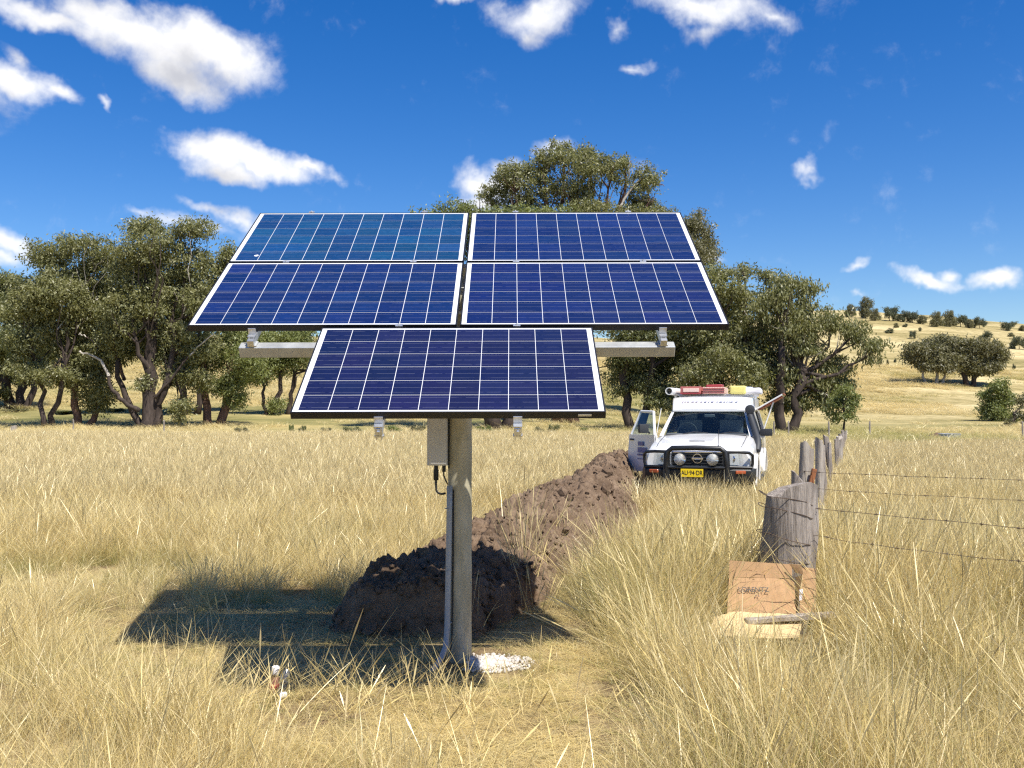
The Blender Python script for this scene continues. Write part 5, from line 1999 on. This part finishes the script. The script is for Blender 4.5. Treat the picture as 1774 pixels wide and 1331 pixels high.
    for i in range(9):
        prof.append((.60 + .012 * (i % 2), H * i / 8))
    mb.lathe(prof, (0, 0, 0), 'Z', 28)
    mb.build('shell', M_TANK, root, smooth=True, autosmooth=30)
    mb = MB()
    mb.tube([(.61 * cos(a), .61 * sin(a), H) for a in np.linspace(0, 2 * pi, 29)], .02, 6)
    mb.build('rim', M_ALU, root)
    p = at(1578, 768, 60)
    root = empty('feed_trough', (p.x, 60, tz(p.x, 60)), (0, 0, .02))
    tag(root, 'long low brown trough left of the round tank', 'trough')
    Ht = at(1578, 760.5, 60).z - tz(p.x, 60)
    MB().loft([[(-1.2, -.2, .0), (1.2, -.2, 0), (1.2, .2, 0), (-1.2, .2, 0)], [(-1.25, -.28, Ht), (1.25, -.28, Ht), (1.25, .28, Ht), (-1.25, .28, Ht)]]).build('basin', M_SOILBANK, root)
    p = at(1622, 767, 60)
    o = MB()
    o.lathe([(.62, -.1), (.55, .12), (.3, .3), (.05, .36)], (0, 0, 0), 'Z', 16)
    o.rough(.08, 2, 3)
    o = o.build('soil_heap', M_SOILBANK, None, smooth=True, loc=(p.x, 60.0, tz(p.x, 60)))
    tag(o, 'small tan soil heap between the trough and the tank', 'soil heap')


build_fence()


def build_cardboard():
    Yb = 7.02
    root = empty('cardboard_box', at(1338, 1065, Yb))
    tag(root, 'flattened brown cardboard carton with printing, leaning on the grey stump', 'cardboard box')
    O = Vector(root.location)

    def L(px, py, Y):
        return at(px, py, Y) - O

    def sheet(name, corners, mat, t=.006, parent=root, cuts=6, seed=0, amp=.008):
        a, b, c, d = [Vector(q) for q in corners]      # tl, tr, br, bl
        n = (b - a).cross(d - a).normalized()
        V, F = [], []
        N = cuts
        for s_ in (0, 1):
            for i in range(N + 1):
                for j in range(N + 1):
                    u, v = j / N, i / N
                    p = (a * (1 - u) + b * u) * (1 - v) + (d * (1 - u) + c * u) * v
                    p = p + n * (amp * mnoise.noise(p * 7 + Vector((seed, 0, 0))))
                    V.append(p + n * (t * s_))
        K = (N + 1) * (N + 1)
        for i in range(N):
            for j in range(N):
                q = [i * (N + 1) + j, i * (N + 1) + j + 1, (i + 1) * (N + 1) + j + 1, (i + 1) * (N + 1) + j]
                F.append(tuple(q[::-1]))
                F.append(tuple(x + K for x in q))
        rim = [j for j in range(N + 1)] + [i * (N + 1) + N for i in range(1, N + 1)] + [N * (N + 1) + j for j in range(N - 1, -1, -1)] + [i * (N + 1) for i in range(N - 1, 0, -1)]
        for p, q in zip(rim, rim[1:] + rim[:1]):
            F.append((p, q, q + K, p + K))
        mb = MB()
        mb.poly(V, F)
        return mb.build(name, mat, parent, smooth=False)
    Yt = Yb + .16
    # flap strip, main face (lean back), torn right side
    sheet('top_flap', [L(1264, 971, Yt + .03), L(1372, 978, Yt + .03), L(1372, 1002, Yt), L(1263, 1000, Yt)], M_CARD, seed=1)
    face = sheet('front_face', [L(1263, 1000.6, Yt), L(1376, 1002.6, Yt), L(1380, 1075, Yb), L(1259, 1072, Yb)], M_CARD, seed=2)
    sheet('right_panel', [L(1390, 983, Yt + .05), L(1414, 986, Yt + .02), L(1414, 1074, Yb - .02), L(1384, 1076, Yb + .01)], M_CARD, seed=3)
    sheet('torn_corner', [L(1367, 977, Yt - .02), L(1388, 979, Yt - .05), L(1392, 996, Yt - .06), L(1378, 992, Yt - .03)], M_CARD, seed=4, cuts=3)
    sheet('torn_edge', [L(1377, 1000, Yt), L(1390, 996, Yt - .08), L(1384, 1040, Yt - .10), L(1377, 1060, Yt - .05)], M_CARDIN, seed=5, cuts=4)
    sheet('packing_tape', [L(1385, 1022, Yt - .12), L(1391, 1020, Yt - .12), L(1389, 1040, Yt - .13), L(1384, 1041, Yt - .13)], M_WHITEBAG, seed=5, cuts=3)
    # flap lying forward, inside up
    sheet('bottom_flap', [L(1262, 1060, Yb - .02), L(1392, 1066, Yb - .02), L(1384, 1106, Yb - .36), L(1226, 1102, Yb - .36)], M_CARDIN, seed=6, amp=.02)
    sheet('left_flap', [L(1238, 1068, Yb - .10), L(1266, 1064, Yb - .04), L(1262, 1100, Yb - .30), L(1226, 1098, Yb - .32)], M_CARDIN, seed=7, amp=.02)
    # stencilled lettering on the face
    a, b, d = L(1263, 1000.6, Yt), L(1376, 1002.6, Yt), L(1259, 1072, Yb)
    x = (b - a).normalized()
    n = x.cross(a - d).normalized()
    if n.y > 0:
        n = -n
    y = n.cross(x)
    M = Matrix((x, y, n)).transposed().to_4x4()
    for (txt, px, py, sz) in (('LORENTZ', 1306, 1021, .050), ('P S', 1311, 1034, .024)):
        me = text_mesh(txt, sz, M_BLACKINK, .0005, .0003)
        o = obj('printing', me, face)
        p = L(px, py, Yt - .075)
        p = p - n * ((p - a).dot(n) - .018)
        o.matrix_local = Matrix.Translation(p) @ M
    # grey plank across the flap
    A, B = at(1292, 1076, 6.86), at(1446, 1065, 6.92)
    mb = MB()
    c = (A + B) / 2
    dv = B - A
    rot = dv.to_track_quat('X', 'Z').to_matrix()
    mb.box((0, 0, 0), (dv.length, .075, .035), rot, bevel=.004)
    mb.rough(.008, 12, 4, cuts=2)
    o = mb.build('plank', M_WOODPALE, None, loc=c)
    tag(o, 'weathered grey plank lying across the cardboard flap', 'plank')


build_cardboard()


def build_litter():
    p = at(476, 1205, 5.72)
    z = tz(p.x, 5.72)
    root = empty('bottle', (p.x - .005, 5.72, z + .055), (radians(6), radians(5), 0))
    tag(root, 'small brown bottle with a white cap standing in the stubble', 'bottle')
    MB().lathe([(.020, -.06), (.025, -.055), (.025, .035), (.024, .06), (.014, .085), (.013, .095)], (0, 0, 0), 'Z', 20).build('bottle_body', M_BOTTLE, root, smooth=True, autosmooth=50)
    MB().lathe([(.027, -.005), (.0275, .0), (.0275, .018), (.027, .022)], (0, 0, 0), 'Z', 20).build('label_band', M_REDBAND, root, smooth=True)
    MB().lathe([(.021, .078), (.023, .082), (.024, .11), (.021, .122), (.012, .127)], (.004, -.004, 0), 'Z', 20).build('cap', M_BOTTLECAP, root, smooth=True, autosmooth=40)
    p = at(489, 1215, 5.66)
    z = tz(p.x, 5.66)
    root = empty('plastic_wrapper', (p.x, 5.66, z + .05), (radians(-10), radians(14), .3))
    tag(root, 'crumpled clear plastic bottle with dark and white print, in the stubble', 'plastic bottle')
    mb = MB()
    mb.lathe([(.026, -.05), (.034, -.04), (.033, .0), (.028, .03), (.033, .06), (.022, .10), (.012, .115)], (0, 0, 0), 'Z', 18)
    mb.rough(.010, 28, 5)
    mb.build('plastic_shell', M_CLEAR, root, smooth=True, autosmooth=60)
    mb = MB()
    mb.box((0, -.030, .03), (.036, .012, .055), rot=(.1, .1, .1), bevel=.004)
    mb.rough(.005, 40, 2)
    mb.build('dark_label', M_TRIM, root)
    mb = MB()
    mb.box((.004, -.032, -.022), (.044, .016, .032), rot=(.2, -.2, .2), bevel=.006, seg=2)
    mb.rough(.006, 40, 3)
    mb.build('white_label', M_BOTTLECAP, root, smooth=True)


build_litter()


# ------------------------------------------------------------------ grass
PROTO = bpy.data.collections.new('grass_tufts')     # never linked into the scene; only its meshes are scattered


def tuft(name, n, hmin, hmax, radius, wmin, wmax, lean, curve, green, seed, seg=4, heads=0.0, flat=False):
    rng = np.random.default_rng(seed)
    Vs, Fs, Cs = [], [], []
    off = 0
    for i in range(n):
        h = rng.uniform(hmin, hmax)
        a = rng.uniform(0, 2 * pi)
        r = radius * sqrt(rng.random())
        base = np.array([r * cos(a), r * sin(a), -.02])
        d = rng.uniform(0, 2 * pi)
        tilt = abs(rng.normal(0, lean)) + 0.02
        dirv = np.array([cos(d) * sin(tilt), sin(d) * sin(tilt), cos(tilt)])
        if flat:
            base[2] = rng.uniform(0.0, .05)
            dirv = np.array([cos(d), sin(d), rng.uniform(-.05, .25)])
            dirv /= np.linalg.norm(dirv)
        bend = np.array([cos(d), sin(d), -.55]) * curve * rng.uniform(.2, 1.6)
        f = rng.uniform(0, 2 * pi)
        side = np.array([cos(f), sin(f), 0])
        w = rng.uniform(wmin, wmax)
        rnd = rng.random()
        if wmin > .0075:
            rnd = .4 + .6 * rnd
        grn = green * rng.uniform(.3, 1.5)
        head = rng.random() < heads
        ts = np.linspace(0, 1, seg + 1)
        for j, t in enumerate(ts):
            p = base + dirv * h * t + bend * h * t * t
            ww = w * (1 - .85 * t ** 1.5)
            if head:
                ww = w * .55 if t < .74 else w * (1.9 if t < .95 else .4)
            Vs += [p - side * ww / 2, p + side * ww / 2]
            Cs += [(t, rnd, grn, 1), (t, rnd, grn, 1)]
        for j in range(seg):
            q = off + 2 * j
            Fs.append((q, q + 1, q + 3, q + 2))
        off += 2 * (seg + 1)
    me = mesh_np(name, np.array(Vs), np.array(Fs), M_GRASS, cols=np.array(Cs))
    o = bpy.data.objects.new(name, me)
    PROTO.objects.link(o)


# indices follow the alphabetical order of the names
def build_protos():
    k = 0
    def nm():
        nonlocal k
        k += 1
        return 'tuft_%02d' % (k - 1)
    for s in range(5):   # 0-4 tall straw with seed heads
        tuft(nm(), 40, .45, 1.0, .12, .0022, .0048, .22, .18, .18, 100 + s, 5, .30)
    for s in range(4):   # 5-8 dense finer mid straw
        tuft(nm(), 54, .30, .95, .15, .0020, .0044, .32, .28, .34, 200 + s, 4, .12)
    for s in range(3):   # 9-11 green-based short clumps
        tuft(nm(), 44, .25, .9, .10, .003, .006, .40, .30, .9, 300 + s, 4)
    for s in range(4):   # 12-15 flattened straw
        tuft(nm(), 46, .4, 1.2, .5, .005, .0095, .3, .12, .05, 400 + s, 3, 0, True)
    for s in range(3):   # 16-18 few stiff stalks
        tuft(nm(), 5, .5, 1.05, .08, .0038, .0062, .22, .06, .0, 500 + s, 5, .25)
    for s in range(4):   # 19-22 wide far clump
        tuft(nm(), 90, .5, 1.0, .42, .008, .015, .22, .16, .22, 600 + s, 3, .25)


build_protos()


def scatter_grass(name, label, P, scale, idx, tint, lean, yaw):
    """P (n,3); lean (n,2) radians about y and x; one object whose points carry the clumps"""
    n = len(P)
    me = bpy.data.meshes.new(name)
    me.vertices.add(n)
    me.vertices.foreach_set('co', np.asarray(P, np.float32).ravel())
    # R = Ry(a) Rx(b) Rz(yaw) -> xyz euler
    a, b, c = lean[:, 0], lean[:, 1], yaw
    ca, sa, cb, sb, cc, sc = np.cos(a), np.sin(a), np.cos(b), np.sin(b), np.cos(c), np.sin(c)
    z = np.zeros(n)
    o = np.ones(n)
    Ry = np.stack([ca, z, sa, z, o, z, -sa, z, ca], -1).reshape(n, 3, 3)
    Rx = np.stack([o, z, z, z, cb, -sb, z, sb, cb], -1).reshape(n, 3, 3)
    Rz = np.stack([cc, -sc, z, sc, cc, z, z, z, o], -1).reshape(n, 3, 3)
    M = Ry @ Rx @ Rz
    e = np.stack([np.arctan2(M[:, 2, 1], M[:, 2, 2]), -np.arcsin(np.clip(M[:, 2, 0], -1, 1)), np.arctan2(M[:, 1, 0], M[:, 0, 0])], -1)
    for nm_, typ, data, key in (('rot', 'FLOAT_VECTOR', e, 'vector'), ('scl', 'FLOAT_VECTOR', scale, 'vector'), ('tint', 'FLOAT', tint, 'value'), ('idx', 'INT', idx, 'value')):
        at_ = me.attributes.new(nm_, typ, 'POINT')
        at_.data.foreach_set(key, np.asarray(data, np.int32 if typ == 'INT' else np.float32).ravel())
    ob = bpy.data.objects.new(name, me)
    COL.objects.link(ob)
    tag(ob, label, None, kind='stuff')
    ng = bpy.data.node_groups.get('scatter_tufts')
    if ng is None:
        ng = bpy.data.node_groups.new('scatter_tufts', 'GeometryNodeTree')
        ng.interface.new_socket('Geometry', in_out='INPUT', socket_type='NodeSocketGeometry')
        ng.interface.new_socket('Geometry', in_out='OUTPUT', socket_type='NodeSocketGeometry')
        gi = ng.nodes.new('NodeGroupInput')
        go = ng.nodes.new('NodeGroupOutput')
        ci = ng.nodes.new('GeometryNodeCollectionInfo')
        ci.inputs['Collection'].default_value = PROTO
        ci.inputs['Separate Children'].default_value = True
        ci.inputs['Reset Children'].default_value = True
        ip = ng.nodes.new('GeometryNodeInstanceOnPoints')
        ip.inputs['Pick Instance'].default_value = True

        def attr(nm_, typ):
            nd = ng.nodes.new('GeometryNodeInputNamedAttribute')
            nd.data_type = typ
            nd.inputs['Name'].default_value = nm_
            return nd.outputs[0]
        er = ng.nodes.new('FunctionNodeEulerToRotation')
        ng.links.new(attr('rot', 'FLOAT_VECTOR'), er.inputs[0])
        ng.links.new(gi.outputs[0], ip.inputs['Points'])
        ng.links.new(ci.outputs[0], ip.inputs['Instance'])
        ng.links.new(attr('idx', 'INT'), ip.inputs['Instance Index'])
        ng.links.new(er.outputs[0], ip.inputs['Rotation'])
        ng.links.new(attr('scl', 'FLOAT_VECTOR'), ip.inputs['Scale'])
        ng.links.new(ip.outputs[0], go.inputs[0])
    md = ob.modifiers.new('scatter', 'NODES')
    md.node_group = ng
    return ob


def ell(x, y, cx, cy, rx, ry):
    return np.sqrt(((x - cx) / rx) ** 2 + ((y - cy) / ry) ** 2)


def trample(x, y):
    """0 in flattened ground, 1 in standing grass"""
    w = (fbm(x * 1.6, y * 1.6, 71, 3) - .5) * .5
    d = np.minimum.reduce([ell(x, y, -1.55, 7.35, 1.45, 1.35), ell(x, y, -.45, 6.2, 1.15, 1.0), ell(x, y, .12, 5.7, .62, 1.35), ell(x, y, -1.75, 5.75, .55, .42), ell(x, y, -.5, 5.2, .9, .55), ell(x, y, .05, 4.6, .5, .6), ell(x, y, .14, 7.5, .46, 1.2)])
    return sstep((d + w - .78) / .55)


def beside_heap(x, y):
    """1 close to the right foot of the heap, where the digger ran the grass down"""
    t = (x - np.interp(y, MOUND_Y, MOUND_X)) / np.interp(y, MOUND_Y, MOUND_W)
    return ((y > 6.9) & (y < 19) & (t > .8)) * (1 - sstep((t - 1.25) / .5))


def blocked(x, y):
    """no grass where the heap, vehicle or box is"""
    m = mound_h(x, y) > .05
    # vehicle footprint
    cx, cy, a = at(1207, 800, 16.5).x, 16.5, radians(17.0)
    lx = (x - cx) * cos(a) - (y - cy) * sin(a)
    ly = (x - cx) * sin(a) + (y - cy) * cos(a)
    m |= (np.abs(lx) < .93) & (ly > -.05) & (ly < 5.0)
    m |= ((x - 2.04) ** 2 + (y - 7.5) ** 2) < .2 ** 2
    m |= (x > 1.45) & (x < 2.25) & (y > 6.62) & (y < 7.35)
    m |= ((x + .345) ** 2 + (y - 6.515) ** 2) < .12 ** 2
    m |= (np.abs(x + .17) < .26) & (np.abs(y - 6.42) < .2)
    return m


def build_grass():
    rng = np.random.default_rng(2024)

    def field(n, ymin, ymax, power, half=0.66, margin=1.0):
        u = rng.random(n)
        y = (ymin ** power + u * (ymax ** power - ymin ** power)) ** (1 / power)
        x = (rng.random(n) * 2 - 1) * (half * y + margin)
        return x, y

    # ---------- near standing grass
    x, y = field(21000, 2.0, 17.0, 1.55)
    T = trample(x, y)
    side = sstep((x - .25) / .9)
    hn = fbm(x * .55, y * .55, 81, 4)
    H = .30 + .52 * hn
    H = H * (1 + .28 * side * (1 - sstep((y - 9) / 4)))
    nearcentre = (1 - side) * (1 - sstep((y - 4.6) / 1.0)) * sstep((x + 1.6) / .9)
    H = H * (1 - .45 * nearcentre)
    leftlow = (1 - sstep((x + 1.3) / .8)) * (1 - sstep((y - 9.5) / 2.5))
    H = H * (1 - .22 * leftlow)
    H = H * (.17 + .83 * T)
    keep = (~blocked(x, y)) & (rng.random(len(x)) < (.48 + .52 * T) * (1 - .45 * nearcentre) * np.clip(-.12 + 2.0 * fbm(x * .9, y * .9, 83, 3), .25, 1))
    H = H * (1 - .60 * beside_heap(x, y))
    # low bare hollows in the paddock
    hollow = fbm(x * .42 + 9, y * .42, 84, 4)
    hol = sstep((hollow - .57) / .1)
    H = H * (1 - .45 * hol)
    H = H * (1 - .62 * (1 - sstep((ell(x, y, 1.60, 6.15, .62, 1.1) - .6) / .5)))
    # do not let blades grow into the lens
    keep &= ~((y < 3.0) & (H > (1.65 - .52 * y)))
    x, y, H, T, side = x[keep], y[keep], H[keep], T[keep], side[keep]
    n = len(x)
    u = rng.random(n)
    idx = np.where(u < .50, rng.integers(0, 5, n), np.where(u < .86, rng.integers(5, 9, n), rng.integers(9, 12, n)))
    idx = np.where((T < .35), np.where(rng.random(n) < .6, rng.integers(9, 12, n), rng.integers(5, 9, n)), idx)
    s = H * rng.uniform(.62, 1.25, n) / .85
    xy = np.clip(s * 1.25, .45, 1.1) * np.where(y < 4.2, .78, 1.0)
    sc = np.stack([xy, xy, s], -1)
    green = fbm(x * .5 + 40, y * .5, 85, 4)
    tint = np.clip((green - .42) * 3.0, 0, 1) * .58 + side * .24 * (1 - sstep((y - 10) / 5)) + .02
    tint = tint * (.35 + .65 * T)
    lean = np.stack([rng.normal(.15, .24, n) * (.5 + .5 * T), rng.normal(-.02, .20, n)], -1)
    P = np.stack([x, y, terr(x, y)], -1)
    scatter_grass('dry_grass', 'tall dry straw coloured grass around the panel and fence', P, sc, idx, tint, lean, rng.uniform(0, 2 * pi, n))

    # ---------- far paddock
    x, y = field(21000, 15.0, 56.0, 1.75, .60, 2.0)
    lim = np.where(x / y > .26, 39.0, 54.0) + (fbm(x * .2, y * .0, 86, 2) - .5) * 3
    keep = (~blocked(x, y)) & (y < lim)
    x, y = x[keep], y[keep]
    n = len(x)
    idx = rng.integers(19, 23, n)
    hn = fbm(x * .16, y * .16, 87, 4)
    s = (.46 + .22 * hn) * rng.uniform(.85, 1.15, n) / .85 * np.where(x / y > .26, .95, 1.0)
    xy = rng.uniform(.9, 1.3, n) * (.7 + .012 * y)
    sc = np.stack([xy, xy, s], -1)
    tint = np.clip((fbm(x * .12 + 11, y * .25, 88, 4) - .50) * 2.2, 0, 1) * .6
    lean = np.stack([rng.normal(.16, .1, n), rng.normal(0, .1, n)], -1)
    P = np.stack([x, y, terr(x, y)], -1)
    scatter_grass('paddock_grass', 'bleached dry grass filling the far paddock', P, sc, idx, tint, lean, rng.uniform(0, 2 * pi, n))

    # ---------- grazed pasture between the paddock and the hill
    x, y = field(17000, 50.0, 230.0, 1.5, .60, 5.0)
    pt = fbm(x * .05, y * .05, 96, 4)
    keep = (rng.random(len(x)) < sstep((pt - .36) / .2)) & ((y > 54) | (x / y > .26))
    x, y, pt = x[keep], y[keep], pt[keep]
    n = len(x)
    s = rng.uniform(.18, .42, n) * (1 + y / 300)
    xy = rng.uniform(1.2, 2.4, n) * (.6 + y / 120)
    tint = np.clip((fbm(x * .04 + 7, y * .04, 97, 4) - .42) * 3.5, 0, 1.1)
    scatter_grass('pasture_grass', 'short olive and straw tussocks on the grazed ground beyond the paddock', np.stack([x, y, terr(x, y)], -1), np.stack([xy, xy, s], -1), rng.integers(19, 23, n), tint,
                  np.stack([rng.normal(.1, .1, n), rng.normal(0, .1, n)], -1), rng.uniform(0, 2 * pi, n))

    # ---------- flattened straw lying on the ground
    x, y = field(9000, 2.2, 11.0, 1.4, .62)
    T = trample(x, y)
    patch = sstep((fbm(x * 1.9 + 5, y * 1.9, 95, 3) - .36) / .22)
    keep = (~blocked(x, y)) & (rng.random(len(x)) < (1.0 - .75 * T) * (1 - .6 * np.clip(1.25 - ell(x, y, -1.1, 6.9, 1.5, 1.4), 0, 1)) * (.06 + .94 * patch))  # straw thinned within the array shadow; the barer brown soil also deepens the shade
    x, y = x[keep], y[keep]
    n = len(x)
    idx = rng.integers(12, 16, n)
    s = rng.uniform(.22, .42, n)
    sc = np.stack([s, s, s * .6], -1)
    tint = np.clip((fbm(x * .9, y * .9, 89, 3) - .5) * 1.5, 0, .5)
    lean = rng.normal(0, .06, (n, 2))
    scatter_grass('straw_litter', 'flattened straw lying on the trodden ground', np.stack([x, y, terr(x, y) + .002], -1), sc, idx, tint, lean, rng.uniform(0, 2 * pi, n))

    # ---------- lone stalks in front of the shadow and on the heap
    xs, ys, ss = [], [], []
    for px, py, h in ((402, 1215, .34), (425, 1215, .42), (432, 1225, .3), (455, 1210, .34), (468, 1205, .40), (505, 1195, .42), (518, 1215, .34), (548, 1205, .44), (560, 1190, .36), (575, 1210, .30), (610, 1200, .28), (640, 1205, .33),
                      (655, 1215, .26), (690, 1195, .3), (720, 1200, .26), (745, 1210, .36), (770, 1225, .3), (800, 1230, .34), (812, 1240, .24), (590, 1240, .3), (520, 1250, .38), (470, 1260, .4), (850, 1100, .3), (640, 1230, .3), (700, 1240, .36),
                      (280, 1110, .26), (300, 1112, .26), (330, 1100, .24), (355, 1108, .3), (380, 1105, .3), (395, 1098, .34), (345, 1118, .24), (270, 1120, .2)):
        Y = 1.65 * 1700 / (py - 714)
        for q in range(2):
            xs.append((px - 887) / 1700 * Y + rng.normal(0, .05))
            ys.append(Y + rng.normal(0, .06))
            ss.append(h * rng.uniform(.7, 1.15))
    for px, py, Y, h in ((905, 870, 9.2, .5), (912, 880, 9.0, .45), (900, 885, 8.9, .4), (897, 840, 10.2, .5), (985, 850, 10.5, .3), (960, 905, 9.4, .3), (940, 960, 8.2, .4)):
        for q in range(5):
            xs.append((px - 887) / 1700 * Y + rng.normal(0, .07))
            ys.append(Y + rng.normal(0, .07))
            ss.append(h)
    for q in range(150):
        Y = rng.uniform(3.6, 6.0)
        xx = rng.uniform(-2.0, .6)
        xs.append(xx)
        ys.append(Y)
        ss.append(rng.uniform(.10, .36))
    xs, ys, ss = np.array(xs), np.array(ys), np.array(ss)
    n = len(xs)
    sc = np.stack([ss * 0 + .95, ss * 0 + .95, ss / .8], -1)
    P = np.stack([xs, ys, terr(xs, ys) + mound_h(xs, ys) - .02], -1)
    scatter_grass('grass_stalks', 'single dry stalks standing before the shadow and on the heap', P, sc, rng.integers(16, 19, n), np.zeros(n), np.stack([rng.normal(.12, .16, n), rng.normal(0, .15, n)], -1), rng.uniform(0, 2 * pi, n))


build_grass()
